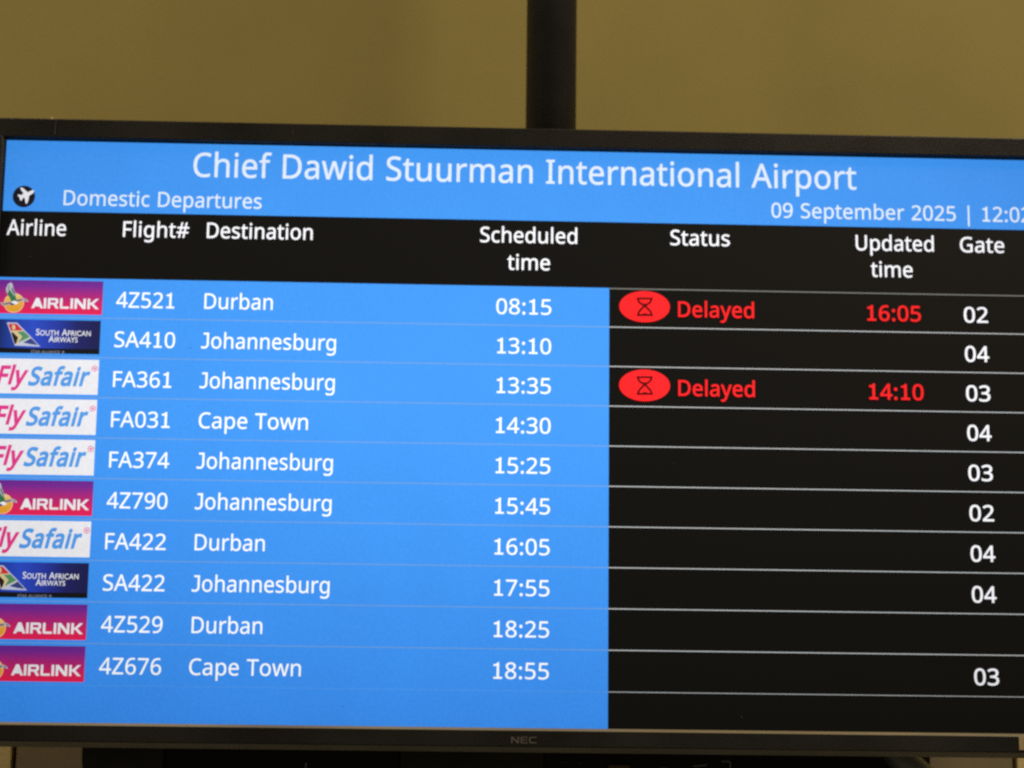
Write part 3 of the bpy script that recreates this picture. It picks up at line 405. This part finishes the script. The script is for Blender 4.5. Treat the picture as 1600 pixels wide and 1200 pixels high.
def letters(shape, text, u0, u1, v, cap, font='n', off=0, mi=0, slant=0.0, w=0.0, vslope=0.0, small=None):
    """text with its ink from u0 to u1 (u1 None: natural width), standing on v, capitals cap high"""
    prepare({(font, (c.upper() if small else c), off) for c in text})
    k = cap / CAP[font]
    vs, fs, pen = [], [], 0.0
    for c in text:
        s_ = 1.0
        if small and c.islower(): s_, c = small, c.upper()
        if c == ' ': pen += 250 if font == 'n' else 330; continue
        adv, pv, pf = _cache[(font, c, off)]
        b = len(vs)
        vs += [(pen + x * s_ + slant * y * s_, y * s_) for x, y in pv]
        fs += [tuple(b + i for i in f) for f in pf]
        pen += adv * s_ + (off * 0.9 if off > 0 else 0)
    lo, hi = min(p[0] for p in vs), max(p[0] for p in vs)
    sx = k if u1 is None else (u1 - u0) / (hi - lo)
    b = len(shape.v)
    for x, y in vs:
        uu = u0 + (x - lo) * sx
        shape.v.append((uu, v - y * k + vslope * (uu - u0), w))
    for f in fs:
        shape.f.append(tuple(b + i for i in f)); shape.m.append(mi)
    return shape

# ---------------------------------------------------------------- materials
M = {}
M['wall'] = plain('olive_wall_paint', (0.297, 0.250, 0.083), 0.75, 0.25, noise=0.10, scale=7, bump=0.35, bscale=420)
n_, l_ = M['wall'].node_tree.nodes, M['wall'].node_tree.links
t_ = n_.new('ShaderNodeTexNoise'); t_.inputs['Scale'].default_value = 260; t_.inputs['Detail'].default_value = 3
l_.new([x for x in n_ if x.type == 'TEX_COORD'][0].outputs['Object'], t_.inputs['Vector'])
mx_ = n_.new('ShaderNodeMix'); mx_.data_type = 'RGBA'; mx_.blend_type = 'MULTIPLY'; mx_.inputs['Factor'].default_value = 1.0
cr_ = n_.new('ShaderNodeValToRGB'); cr_.color_ramp.elements[0].position = .3; cr_.color_ramp.elements[1].position = .7
cr_.color_ramp.elements[0].color = (0.93, 1.0, 0.92, 1); cr_.color_ramp.elements[1].color = (1.06, 0.95, 1.0, 1)
l_.new(t_.outputs['Fac'], cr_.inputs[0])
src_ = n_['Principled BSDF'].inputs['Base Color'].links[0].from_socket
l_.new(src_, mx_.inputs['A']); l_.new(cr_.outputs[0], mx_.inputs['B']); l_.new(mx_.outputs['Result'], n_['Principled BSDF'].inputs['Base Color'])
M['lower_wall'] = plain('lit_cream_paint', (0.80, 0.64, 0.30), 0.7, 0.25, noise=0.06, scale=9, bump=0.3, bscale=420)  # cream tone raised to stand for the stronger light down there
M['board'] = plain('brown_laminate', (0.275, 0.22, 0.135), 0.55, 0.3, noise=0.12, scale=14, bump=0.15, bscale=200)
M['gap'] = plain('dark_gap', (0.006, 0.005, 0.005), 0.8, 0.1)
M['pole'] = plain('black_powder_coat', (0.022, 0.021, 0.0195), 0.46, 0.5, noise=0.25, scale=60, bump=0.25, bscale=700, rnoise=0.08)
M['bezel'] = plain('black_bezel_plastic', (0.0125, 0.012, 0.0115), 0.42, 0.45, noise=0.25, scale=30, bump=0.2, bscale=900, rnoise=0.10)
M['lit_lip'] = plain('painted_lip_light', (0.27, 0.23, 0.145), 0.5, 0.5, noise=0.6, scale=5, rnoise=0.15)  # light caught from above, painted as a paler tone on the bottom lip
M['under'] = plain('bounce_toned_chamfer', (0.36, 0.345, 0.29), 0.5, 0.5, noise=0.3, scale=20)  # base lightened on the bottom chamfer in place of floor bounce light
M['black_metal'] = plain('black_painted_metal', (0.026, 0.025, 0.022), 0.5, 0.3, noise=0.3, scale=40)
M['brown_metal'] = plain('dark_brown_metal', (0.085, 0.076, 0.058), 0.5, 0.3, noise=0.3, scale=40)
M['steel'] = plain('pale_glare_steel', (0.5, 0.51, 0.46), 0.40, 0.5, noise=0.15, scale=60, metal=0.2)  # glare put into the base colour as a light grey
M['brass'] = plain('tan_label', (0.30, 0.21, 0.10), 0.5, 0.3)
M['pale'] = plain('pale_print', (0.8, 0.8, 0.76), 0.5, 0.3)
M['maker'] = plain('grey_lettering', (0.13, 0.125, 0.115), 0.45, 0.4)
M['sticker'] = plain('cream_sticker', (0.50, 0.40, 0.22), 0.5, 0.3, noise=0.08, scale=80)
M['sticker_red'] = plain('red_sticker_print', (0.45, 0.10, 0.05), 0.5, 0.3)
M['chip'] = plain('bare_fleck', (0.62, 0.50, 0.30), 0.5, 0.4)
M['dust'] = plain('dust', (0.03, 0.03, 0.035), 0.9, 0.1)
M['pale_dust'] = plain('pale_dust', (0.30, 0.29, 0.26), 0.9, 0.1)
M['lint'] = plain('grey_lint', (0.07, 0.065, 0.055), 0.9, 0.1)

BLUE = (72, 162, 257)
E = {}
E['black'] = lcd('lcd_black', (9, 9, 9))
E['blue'] = lcd('lcd_blue', BLUE)
E['white'] = lcd('lcd_white', (250, 253, 255), 1.2)
E['head'] = lcd('lcd_heading_white', (249, 249, 253), 1.22)
E['title'] = lcd('lcd_title_white', (228, 240, 255), 1.12)
E['red'] = lcd('lcd_red', (255, 36, 40), 1.12)
E['dark_red'] = lcd('lcd_dark_red', (92, 6, 12))
E['line'] = lcd('lcd_line_grey', (206, 210, 210))
E['line_dim'] = lcd('lcd_line_dim', (128, 128, 122))
E['line_blue'] = lcd('lcd_line_blue', (120, 169, 232))
E['line_faint'] = lcd('lcd_line_faint', (96, 168, 252))
E['ink'] = lcd('lcd_navy_ink', (22, 22, 38))
E['logo_white'] = lcd('lcd_logo_white', (246, 246, 250), 1.03)
E['pink'] = lcd('lcd_pink', (236, 66, 150))
E['sky'] = lcd('lcd_sky_blue', (92, 168, 244))
E['magenta'] = lcd_ramp('lcd_magenta_artwork', 'Z', [(-17, (244, 36, 92)), (-9, (226, 38, 104)), (2, (184, 42, 132)), (11, (132, 46, 156)), (17, (112, 44, 154))])
E['sun'] = lcd_ramp('lcd_sun_artwork', 'Z', [(-15, (236, 165, 45)), (-6, (240, 180, 66)), (3, (246, 218, 130)), (8, (248, 226, 150))])
E['sun_rim'] = lcd('lcd_sun_rim', (252, 205, 150))
E['navy'] = lcd_ramp('lcd_navy_artwork', 'X', [(-52, (24, 44, 92)), (-38, (34, 66, 160)), (-15, (48, 84, 208)), (6, (42, 66, 176)), (28, (34, 40, 110)), (50, (30, 32, 84))])
E['band'] = lcd('lcd_black_band', (20, 22, 30))
E['tail_red'] = lcd('lcd_tail_red', (218, 50, 66))
E['tail_gold'] = lcd('lcd_tail_gold', (228, 208, 158))
E['tail_green'] = lcd('lcd_tail_green', (92, 156, 108))
E['tail_black'] = lcd('lcd_tail_black', (44, 32, 26))
E['tail_blue'] = lcd('lcd_tail_blue', (62, 78, 140))
E['silver'] = lcd('lcd_silver', (205, 210, 232))
E['small'] = lcd('lcd_small_print', (146, 146, 152))
E['wing_grey'] = lcd('lcd_wing_grey', (196, 200, 208))
E['wing_dark'] = lcd('lcd_wing_dark', (96, 110, 112))
E['wing_green'] = lcd('lcd_wing_green', (58, 128, 84))
E['wing_brown'] = lcd('lcd_wing_brown', (150, 120, 104))
E['plum'] = lcd('lcd_plum', (92, 64, 140))

# ---------------------------------------------------------------- setting: the wall behind
s = Shape()
s.rect(-3000, -2600, 4000, 690, 0, 400)
o = s.build('wall', [M['wall']])
tag(o, 'plain olive brown painted wall behind the departures screen', 'wall', kind='structure')
s = Shape()
s.box(-3000, 690, 330, 4000, 2470, 400)
o = s.build('lower_wall', [M['lower_wall']]); o['kind'] = 'structure'
tag(o, 'cream lower wall showing at the bottom corners below the screen', 'wall', kind='structure')

# brown board below and behind the monitor, dark gap at each end
brd = bpy.data.objects.new('back_board', None); C.objects.link(brd); brd.location = P(527, 1200, 262)
tag(brd, 'brown board behind and below the screen, showing at both bottom corners', 'board')
Shape().box(-12.9, 540, 250, 1066.5, 1200, 268).build('board_panel', [M['board']], brd, bevel=1.0)
Shape().box(-17.8, 538, 262, -13.2, 1200, 276).build('end_strip', [M['gap']], brd)
Shape().box(1066.8, 538, 262, 1071.0, 1200, 276).build('end_strip', [M['gap']], brd)
# cream boards at either side of it
for nm, u0, u1, lab in (('side_board', -620, -18.2, 'cream board left of the brown board, in the bottom left corner'),
                        ('side_board', 1071.4, 1700, 'cream board right of the brown board, in the bottom right corner')):
    o = Shape().box(u0, 560, 250, u1, 1200, 268).build(nm, [M['lower_wall']], bevel=1.0)
    tag(o, lab, 'board', 'cream boards beside the brown board')

# ---------------------------------------------------------------- pole
pole = bpy.data.objects.new('mounting_pole', None); C.objects.link(pole); pole.location = P(548.9, 520, 90)
tag(pole, 'black round pole rising behind the top edge of the screen', 'pole')
s = Shape(); N = 48; rad = 26.7
top, botm = -1900, 520
prev = None
ringp = [(548.9 + rad * math.cos(2 * math.pi * i / N), 90 - rad * math.sin(2 * math.pi * i / N)) for i in range(N)]
for i in range(N):
    a, b = ringp[i], ringp[(i + 1) % N]
    s.poly([(a[0], top, a[1]), (b[0], top, b[1]), (b[0], botm, b[1]), (a[0], botm, a[1])])
s.poly([(a[0], top, a[1]) for a in ringp]); s.poly([(a[0], botm, a[1]) for a in ringp])
o = s.build('tube', [M['pole']], pole)
for p in o.data.polygons: p.use_smooth = len(p.vertices) == 4
s = Shape(); s.box(470, 190, 64, 628, 400, 74); s.build('mounting_plate', [M['pole']], pole, bevel=1.5)

# ---------------------------------------------------------------- equipment under the monitor
eq = bpy.data.objects.new('equipment_rack', None); C.objects.link(eq); eq.location = P(500, 760, 110)
tag(eq, 'black equipment half hidden under the bottom edge of the screen', 'equipment')
s = Shape()
prof = [(92.8, 560), (93.0, 604)] + [(93.0 + 26 * (1 - math.cos(a * math.pi / 2 / 10)), 604 + 44 * math.sin(a * math.pi / 2 / 10)) for a in range(1, 11)] + [(172.0, 760), (172.0, 560)]
s.poly([(u, v, 60) for u, v in prof]); s.poly([(u, v, 160) for u, v in reversed(prof)])
for i in range(len(prof)):
    a, b = prof[i], prof[(i + 1) % len(prof)]
    s.poly([(*a, 60), (*b, 60), (*b, 160), (*a, 160)])
s.build('rounded_end', [M['brown_metal']], eq)
Shape().box(172.6, 560, 66, 404.0, 760, 160).build('left_box', [M['black_metal']], eq, bevel=1.0)
Shape().box(404.6, 560, 60, 546.0, 760, 160).build('middle_box', [M['brown_metal']], eq, bevel=1.5)
Shape().box(546.6, 560, 62, 884.0, 760, 160).build('right_box', [M['black_metal']], eq, bevel=1.0)
for q_ in ((559, 606.0, 572, 606.8), (580, 606.2, 584, 607.2), (587, 606.5, 590, 607.2)):
    Shape().rect(*q_, 0, 61.5).build('printed_mark', [M['maker']], eq)
Shape().box(610, 608.6, 59.5, 631, 622, 61.7).build('tan_label', [M['brass']], eq, bevel=0.3)
Shape().box(660, 609.3, 59.5, 668, 618, 61.7).build('port', [M['maker']], eq, bevel=0.3)
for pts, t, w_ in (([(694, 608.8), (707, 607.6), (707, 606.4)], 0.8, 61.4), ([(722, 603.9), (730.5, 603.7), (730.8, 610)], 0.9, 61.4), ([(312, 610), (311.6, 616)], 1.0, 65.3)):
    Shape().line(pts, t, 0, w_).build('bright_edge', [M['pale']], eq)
# slanting steel tube at the right end; its pale grey stands for a glare streak
tube = Shape(); a0, a1 = Vector((874, 574, 80)), Vector((966, 650, 80)); d = (a1 - a0).normalized()
n1 = Vector((-d.y, d.x, 0)); n2 = Vector((0, 0, 1)); rr = 14; K = 24
ra = [a0 + (n1 * math.cos(2 * math.pi * i / K) + n2 * math.sin(2 * math.pi * i / K)) * rr for i in range(K)]
rb = [a1 + (n1 * math.cos(2 * math.pi * i / K) + n2 * math.sin(2 * math.pi * i / K)) * rr for i in range(K)]
for i in range(K): tube.poly([tuple(ra[i]), tuple(ra[(i + 1) % K]), tuple(rb[(i + 1) % K]), tuple(rb[i])])
tube.poly([tuple(p) for p in ra]); tube.poly([tuple(p) for p in rb])
o = tube.build('glare_tube', [M['steel']], eq)
for p in o.data.polygons: p.use_smooth = len(p.vertices) == 4
Shape().box(884.6, 560, 96, 938.5, 760, 160).build('end_plate', [M['brown_metal']], eq, bevel=1.0)

# ---------------------------------------------------------------- the monitor
mon = bpy.data.objects.new('departures_monitor', None); C.objects.link(mon); mon.location = P(SW / 2, 596, 10)
tag(mon, 'wide black framed airport screen listing domestic departures in blue and black', 'monitor')

# frame: rectangular loops (how far outside the lit screen on left, top, right, bottom; depth)
loops = [(0, 0, 0, 0, 4), (0, 0, 0, 0, -8.5), (1.9, 1.2, 1.9, 2.1, -10.6), (2.3, 1.6, 2.3, 2.5, -10.8),
         (17.5, 18.6, 17.5, 17.0, -12), (18.3, 19.6, 18.3, 17.8, -11.6), (20.5, 20.9, 20.5, 23.0, -4.5), (20.6, 21.0, 20.6, 23.1, -3.5),
         (20.6, 21.0, 20.6, 23.1, 30), (16, 16, 16, 18, 34), (-60, -60, -60, -60, 52)]
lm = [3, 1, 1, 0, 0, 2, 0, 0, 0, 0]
def loop_pts(q): return [(-q[0], -q[1], q[4]), (SW + q[2], -q[1], q[4]), (SW + q[2], SH + q[3], q[4]), (-q[0], SH + q[3], q[4])]
s = Shape()
for i in range(len(loops) - 1):
    A, B = loop_pts(loops[i]), loop_pts(loops[i + 1])
    for k in range(4):
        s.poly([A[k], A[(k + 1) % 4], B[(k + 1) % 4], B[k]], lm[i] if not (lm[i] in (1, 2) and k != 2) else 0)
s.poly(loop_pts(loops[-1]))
frame = s.build('frame', [M['bezel'], M['lit_lip'], M['under'], M['gap']], mon)
SCREEN = Shape().rect(-0.5, -0.5, SW + 0.5, SH + 0.5).build('screen', [E['black']], mon)

s = letters(Shape(), 'NEC', 511.2, 535.6, 587.4, 6.2, 'w', 0, 0, w=-12.35)
s.build('maker_lettering', [M['maker']], mon)
st = Shape().box(998, 575.6, -12.6, 1042, 588.2, -11.2).build('sticker', [M['sticker']], mon)
Shape().rect(1003, 577.5, 1018, 586, 0, -12.9).build('sticker_print', [M['sticker_red']], st)
s = Shape(); s.poly([(42.5, -20.7, -6), (44.6, -23.8, -6), (46.4, -22.2, -6), (48.6, -20.6, -6)]); s.poly([(42.5, -20.7, -5), (48.6, -20.6, -5), (46.4, -22.2, -5), (44.6, -23.8, -5)])
s.build('fleck', [M['chip']], mon)
random.seed(4)
for u, v, du, dv in ((50, -16, .8, 13), (286, -13, .5, 6), (378, -13, .7, 8), (388, -19.2, 2.2, .6), (206, -6, 2.5, .5), (955, -4, 3, .5), (930, -8, .5, 6)):
    s = Shape(); s.poly([(u, v), (u + du, v + .3), (u + du + random.uniform(-1, 1), v + dv), (u + random.uniform(-1, 1), v + dv)], 0, -12.3)
    s.build('dust_streak', [M['lint']], mon)

W1, W2, W3, W4 = -0.35, -0.7, -1.05, -1.4
HB, T0, PITCH, UC = 72.77, 140.28, 39.772, 604.4
# header band and table panel
Shape().rect(0, 0, SW, HB, 0, W1).build('header_band', [E['blue']], SCREEN)
Shape().rect(0, T0, UC, SH, 0, W1).build('table_panel', [E['blue']], SCREEN)
def word(name, text, u0, u1, v, cap, mat, off=0):
    return letters(Shape(), text, u0, u1, v, cap, 'n', off, w=W3).build(name, [E[mat]], SCREEN, fix=False)
word('board_title', 'Chief Dawid Stuurman International Airport', 187.0, 854.0, 34.1, 24.6, 'title', 6)
word('board_subtitle', 'Domestic Departures', 59.7, 256.3, 65.9, 15.2, 'title', 6)
word('date_and_time', '09 September 2025 | 12:02', 767.5, 1030.6, 64.9, 15.2, 'title', 6)
for lines in ((('Airline', 5.2, 63.6, 97.4),), (('Flight#', 120.0, 185.3, 97.1),), (('Destination', 203.0, 308.0, 96.8),),
              (('Scheduled', 475.0, 572.0, 95.8), ('time', 502.5, 545.0, 123.5)), (('Status', 665.5, 725.2, 95.3),),
              (('Updated', 852.2, 931.0, 97.0), ('time', 866.9, 909.0, 124.0)), (('Gate', 957.6, 1002.4, 97.0),)):
    s = Shape()
    for t, u0, u1, v in lines: letters(s, t, u0, u1, v, 15.5, 'n', 7, w=W3)
    s.build('column_heading', [E['head']], SCREEN, fix=False)

# plane badge
pa = lambda x, y: (-9.139 + x * 0.09578 + y * 0.005639, -39.21 - x * 0.00205 + y * 0.0997)
s = Shape(); s.ell(20.1, 57.9, 11.0, 11.1, 0, W2)
plane = [(354, 924), (346, 944), (325, 958), (303, 972), (296, 1012), (282, 1054), (266, 1050), (259, 1000), (252, 990), (236, 1000), (226, 1022), (210, 1019), (205, 992), (184, 970), (192, 960), (222, 966), (240, 954), (243, 944), (216, 906), (212, 890), (232, 888), (262, 914), (292, 938), (318, 922), (342, 914)]
s.poly([pa(*p) for p in plane], 1, W3)
s.build('plane_badge', [E['ink'], E['logo_white']], SCREEN, fix=False)

# dividing lines
def divider(k):
    v = T0 + k * PITCH
    s = Shape()
    h = 0.46 if k < 10 else 0.30
    if k == 0:
        s.rect(UC + 0.3, v + .1, SW, v + 1.3, 0, W2)
        return s.build('divider_line', [E['line_dim']], SCREEN)
    s.rect(0, v - h * 1.2, UC - 0.1, v + h * 1.2, 1, W2); s.rect(UC, v - h, SW, v + h, 0, W2)
    return s.build('divider_line', [E['line'], E['line_blue'] if k < 10 else E['line_faint']], SCREEN, fix=False)
for k in range(11): divider(k)

# ---- airline logos, each drawn once at its first row and copied to the others
def row_v(k): return T0 + k * PITCH
def bird_logo(k):
    V = row_v(k)
    q = lambda x, y: (0.9066 + x * 0.0681 + y * 0.003954, V - 1.861 - x * 0.001265 + y * 0.06991)
    s = Shape()
    s.rect(0.6, V + 2.7, 103.0, V + 36.6, 0, W2)
    c = q(203, 402)
    s.ell(*c, 9.9, 9.9, 2, W2 - .10); s.ell(*c, 9.0, 9.0, 1, W2 - .16)
    def g(pts, mi, w): s.poly([q(*p) for p in pts], mi, w)
    g([(90, 190), (118, 132), (160, 106), (182, 128), (192, 180), (217, 245), (238, 300), (232, 330), (180, 330), (130, 312), (108, 275), (92, 230)], 3, W2 - .22)
    g([(122, 240), (150, 212), (188, 262), (224, 306), (246, 366), (212, 378), (166, 388), (142, 322), (112, 286)], 5, W2 - .28)
    g([(166, 178), (186, 192), (220, 268), (222, 296), (196, 262), (176, 225)], 4, W2 - .34)
    g([(128, 150), (140, 145), (132, 215), (118, 235)], 4, W2 - .34)
    g([(152, 225), (160, 222), (214, 300), (208, 306)], 3, W2 - .40)
    g([(4, 396), (18, 396), (62, 404), (112, 384), (162, 376), (182, 402), (150, 426), (95, 442), (60, 446), (26, 430)], 3, W2 - .22)
    g([(26, 408), (64, 410), (120, 394), (160, 386), (168, 404), (128, 424), (76, 432), (40, 426)], 8, W2 - .28)
    g([(212, 362), (290, 338), (340, 334), (366, 342), (398, 362), (414, 390), (384, 384), (346, 376), (300, 380), (252, 396)], 3, W2 - .22)
    g([(222, 366), (290, 346), (330, 346), (330, 366), (296, 374), (250, 388)], 8, W2 - .28)
    g([(344, 350), (372, 356), (396, 378), (360, 370)], 4, W2 - .28)
    g([(164, 386), (214, 370), (262, 394), (262, 414), (216, 426), (182, 412)], 6, W2 - .34)
    g([(144, 414), (182, 404), (214, 424), (184, 438), (152, 432)], 7, W2 - .40)
    u0, v0 = q(452, 476); u1, _ = q(1424, 488)
    letters(s, 'AIRLINK', u0, u1, v0 + .1, 10.3, 'w', 3, 6, w=W2 - .34)
    return s.build('airline_logo', [E['magenta'], E['sun'], E['sun_rim'], E['wing_grey'], E['wing_dark'], E['wing_green'], E['logo_white'], E['plum'], E['wing_brown']],
                   SCREEN, 'purple and pink airline logo with a bird flying over a sun', origin=(51.8, V + 19.6, W2), fix=False)
def tail_logo(k):
    V = row_v(k)
    q = lambda x, y: (0.9066 + x * 0.0681 + y * 0.003954, V - 41.633 - x * 0.001265 + y * 0.06991)
    s = Shape()
    s.rect(0.6, V + 2.7, 102.4, V + 36.4, 0, W2); s.rect(0.6, V + 31.4, 102.4, V + 36.4, 1, W2 - .10)
    def g(pts, mi, w): s.poly([q(*p) for p in pts], mi, w)
    g([(100, 682), (248, 686), (340, 782), (440, 882), (578, 1030), (214, 1014), (190, 950), (160, 852)], 2, W2 - .10)
    g([(122, 704), (238, 702), (330, 796), (160, 808)], 3, W2 - .16)
    g([(176, 722), (214, 716), (226, 762), (206, 792), (180, 780)], 4, W2 - .19)
    g([(160, 800), (332, 798), (352, 818), (262, 828), (322, 886), (256, 970), (432, 892), (450, 908), (300, 986), (216, 1006), (232, 972), (258, 900), (184, 832), (168, 836)], 4, W2 - .22)
    g([(250, 816), (346, 810), (432, 892), (262, 974), (322, 886)], 5, W2 - .25)
    g([(164, 828), (186, 822), (264, 900), (240, 972), (222, 1000), (206, 972), (188, 912)], 6, W2 - .28)
    g([(262, 980), (438, 898), (450, 912), (330, 976), (240, 994)], 2, W2 - .25)
    g([(334, 972), (450, 908), (550, 1012), (440, 996)], 7, W2 - .28)
    def t(txt, x0, y0, x1, cap):
        u0, v0 = q(x0, y0); u1, _ = q(x1, y0)
        letters(s, txt, u0, u1, v0, cap, 'g', 10, 8, w=W2 - .34, small=.80)
    t('South African', 518, 867, 1303, 6.3); t('Airways', 698, 963, 1114, 6.1)
    u0, v0 = q(445, 1120); u1, _ = q(858, 1126)
    letters(s, 'STAR ALLIANCE', u0, u1, v0 + .2, 2.8, 'g', 12, 9, w=W2 - .34)
    s.ring(*q(905, 1110), .75, 1.25, 9, W2 - .34, 16); s.ell(*q(905, 1110), .4, .4, 9, W2 - .34, 10)
    return s.build('airline_logo', [E['navy'], E['band'], E['silver'], E['tail_red'], E['tail_gold'], E['tail_green'], E['tail_black'], E['tail_blue'], E['logo_white'], E['small']],
                   SCREEN, 'navy airline logo with a coloured tail fin and white capitals', origin=(51.5, V + 19.5, W2), fix=False)
def script_logo(k):
    V = row_v(k)
    q = lambda x, y: (0.9066 + x * 0.10482 + y * 0.00607, V - 81.405 - x * 0.001947 + y * 0.10734)
    s = Shape()
    s.rect(0.6, V + 2.2, 102.6, V + 36.9, 0, W2)
    sl = .26
    def t(txt, x0, y0, x1, mi):
        u0, v0 = q(x0, y0); u1, _ = q(x1, y0)
        letters(s, txt, u0, u1, v0, 17.3, 'n', 31, mi, slant=sl, w=W2 - .2)
    t('Fly', -34, 1012, 262, 1); t('Safair', 258, 1024, 838, 2)
    c = q(882, 876); s.ring(*c, 2.25, 2.95, 1, W2 - .2, 24)
    cu, cv = c
    s.poly([(cu, cv + 1.4), (cu - 1.25, cv - .1), (cu - 1.0, cv - .95), (cu - .4, cv - 1.0), (cu, cv - .5), (cu + .4, cv - 1.0), (cu + 1.0, cv - .95), (cu + 1.25, cv - .1)], 1, W2 - .2)
    return s.build('airline_logo', [E['logo_white'], E['pink'], E['sky']], SCREEN, 'white airline logo in slanting pink and blue letters', origin=(51.6, V + 19.6, W2), fix=False)

ROWS = [('b', '4Z521', (116.7, 173.7), 'Durban', (203.3, 270.7), '08:15', (492.0, 546.7), '02'),
        ('t', 'SA410', (116.7, 176.0), 'Johannesburg', (201.7, 334.2), '13:10', (493.5, 546.8), '04'),
        ('s', 'FA361', (117.2, 174.1), 'Johannesburg', (201.8, 334.1), '13:35', (493.5, 546.8), '03'),
        ('s', 'FA031', (117.1, 174.2), 'Cape Town', (202.4, 309.0), '14:30', (493.3, 547.0), '04'),
        ('s', 'FA374', (117.1, 175.3), 'Johannesburg', (201.9, 334.4), '15:25', (493.5, 547.0), '03'),
        ('b', '4Z790', (116.7, 175.2), 'Johannesburg', (201.9, 334.2), '15:45', (493.6, 547.1), '02'),
        ('s', 'FA422', (117.1, 175.4), 'Durban', (203.2, 270.8), '16:05', (493.5, 547.1), '04'),
        ('t', 'SA422', (116.8, 175.9), 'Johannesburg', (202.0, 334.5), '17:55', (493.7, 547.2), '04'),
        ('b', '4Z529', (116.9, 175.5), 'Durban', (203.4, 271.1), '18:25', (493.8, 547.2), None),
        ('b', '4Z676', (117.0, 175.9), 'Cape Town', (202.6, 309.3), '18:55', (493.9, 547.3), '03')]
made = {}
for k, (lg, fl, fu, de, du, tm, tu, ga) in enumerate(ROWS):
    V = row_v(k)
    if lg in made:
        src, k0 = made[lg]
        c = src.copy(); C.objects.link(c)
        c.parent = src.parent
        c.location = Vector(src.location) + Vector((0, 0, -(k - k0) * PITCH / 1000))
    else:
        made[lg] = ({'b': bird_logo, 't': tail_logo, 's': script_logo}[lg](k), k)
    word('flight_number', fl, *fu, V + 28.75, 15.5, 'white', 4)
    word('destination', de, *du, V + 28.5, 15.5, 'white', 4)
    word('departure_time', tm, *tu, V + 28.5, 15.5, 'white', 4)
    if ga: word('gate_number', ga, 959.5, 983.7, V + 28.75, 15.5, 'head', 9)

# delay badge and red texts
def delay_icon(k):
    V = row_v(k)
    q = lambda x, y: (558.286 + x * 0.10675 + y * 0.000788, V - 18.761 - x * 0.001994 + y * 0.10851)
    s = Shape()
    s.ell(639.65, V + 18.5, 25.3, 15.9, 0, W2)
    t = 1.9
    s.line([q(690, 282), q(830, 282)], t, 1, W3)
    s.line([q(700, 284), q(702, 304), q(714, 322), q(740, 338), q(754, 350)], t, 1, W3)
    s.line([q(821, 284), q(819, 304), q(807, 322), q(782, 338), q(768, 350)], t, 1, W3)
    s.poly([q(722, 330), q(800, 330), q(776, 344), q(768, 358), q(756, 358), q(746, 344)], 1, W3 - .1)
    s.line([q(754, 356), q(722, 388), q(704, 410), q(700, 434)], t, 1, W3)
    s.line([q(768, 356), q(800, 388), q(818, 410), q(822, 434)], t, 1, W3)
    s.line([q(690, 437), q(832, 437)], t, 1, W3)
    s.poly([q(722, 433), q(742, 424), q(762, 418), q(782, 424), q(800, 433)], 1, W3 - .1)
    return s.build('delay_badge', [E['red'], E['dark_red']], SCREEN, 'red oval badge with a dark hourglass', origin=(639.65, V + 18.5, W2), fix=False)
ic = delay_icon(0)
c = ic.copy(); C.objects.link(c); c.parent = SCREEN; c.location = Vector(ic.location) + Vector((0, 0, -2 * PITCH / 1000))
for k, up, uu in ((0, '16:05', (862.5, 916.3)), (2, '14:10', (862.8, 917.0))):
    V = row_v(k)
    word('status_text', 'Delayed', 673.0, 749.0, V + 28.2, 15.4, 'red', 11)
    word('updated_time', up, *uu, V + 28.6, 15.4, 'red', 12)

# specks on the glass
for u, v, r, mk in ((191.5, 208.4, .6, 'dust'), (305.5, 20.5, .9, 'dust'), (350.5, 554.5, .5, 'dust'), (733, 560, .4, 'pale_dust'), (30, 119, .35, 'pale_dust'), (912, 377, .35, 'pale_dust'), (668, 316, .3, 'pale_dust')):
    s = Shape(); s.poly([(u + r * random.uniform(.6, 1.4) * math.cos(a), v + r * random.uniform(.5, 1.2) * math.sin(a)) for a in [i * math.pi / 4 for i in range(8)]], 0, W4)
    s.build('dust_speck', [M[mk]], SCREEN, fix=False)

for tc in pending: tc.object = SCREEN
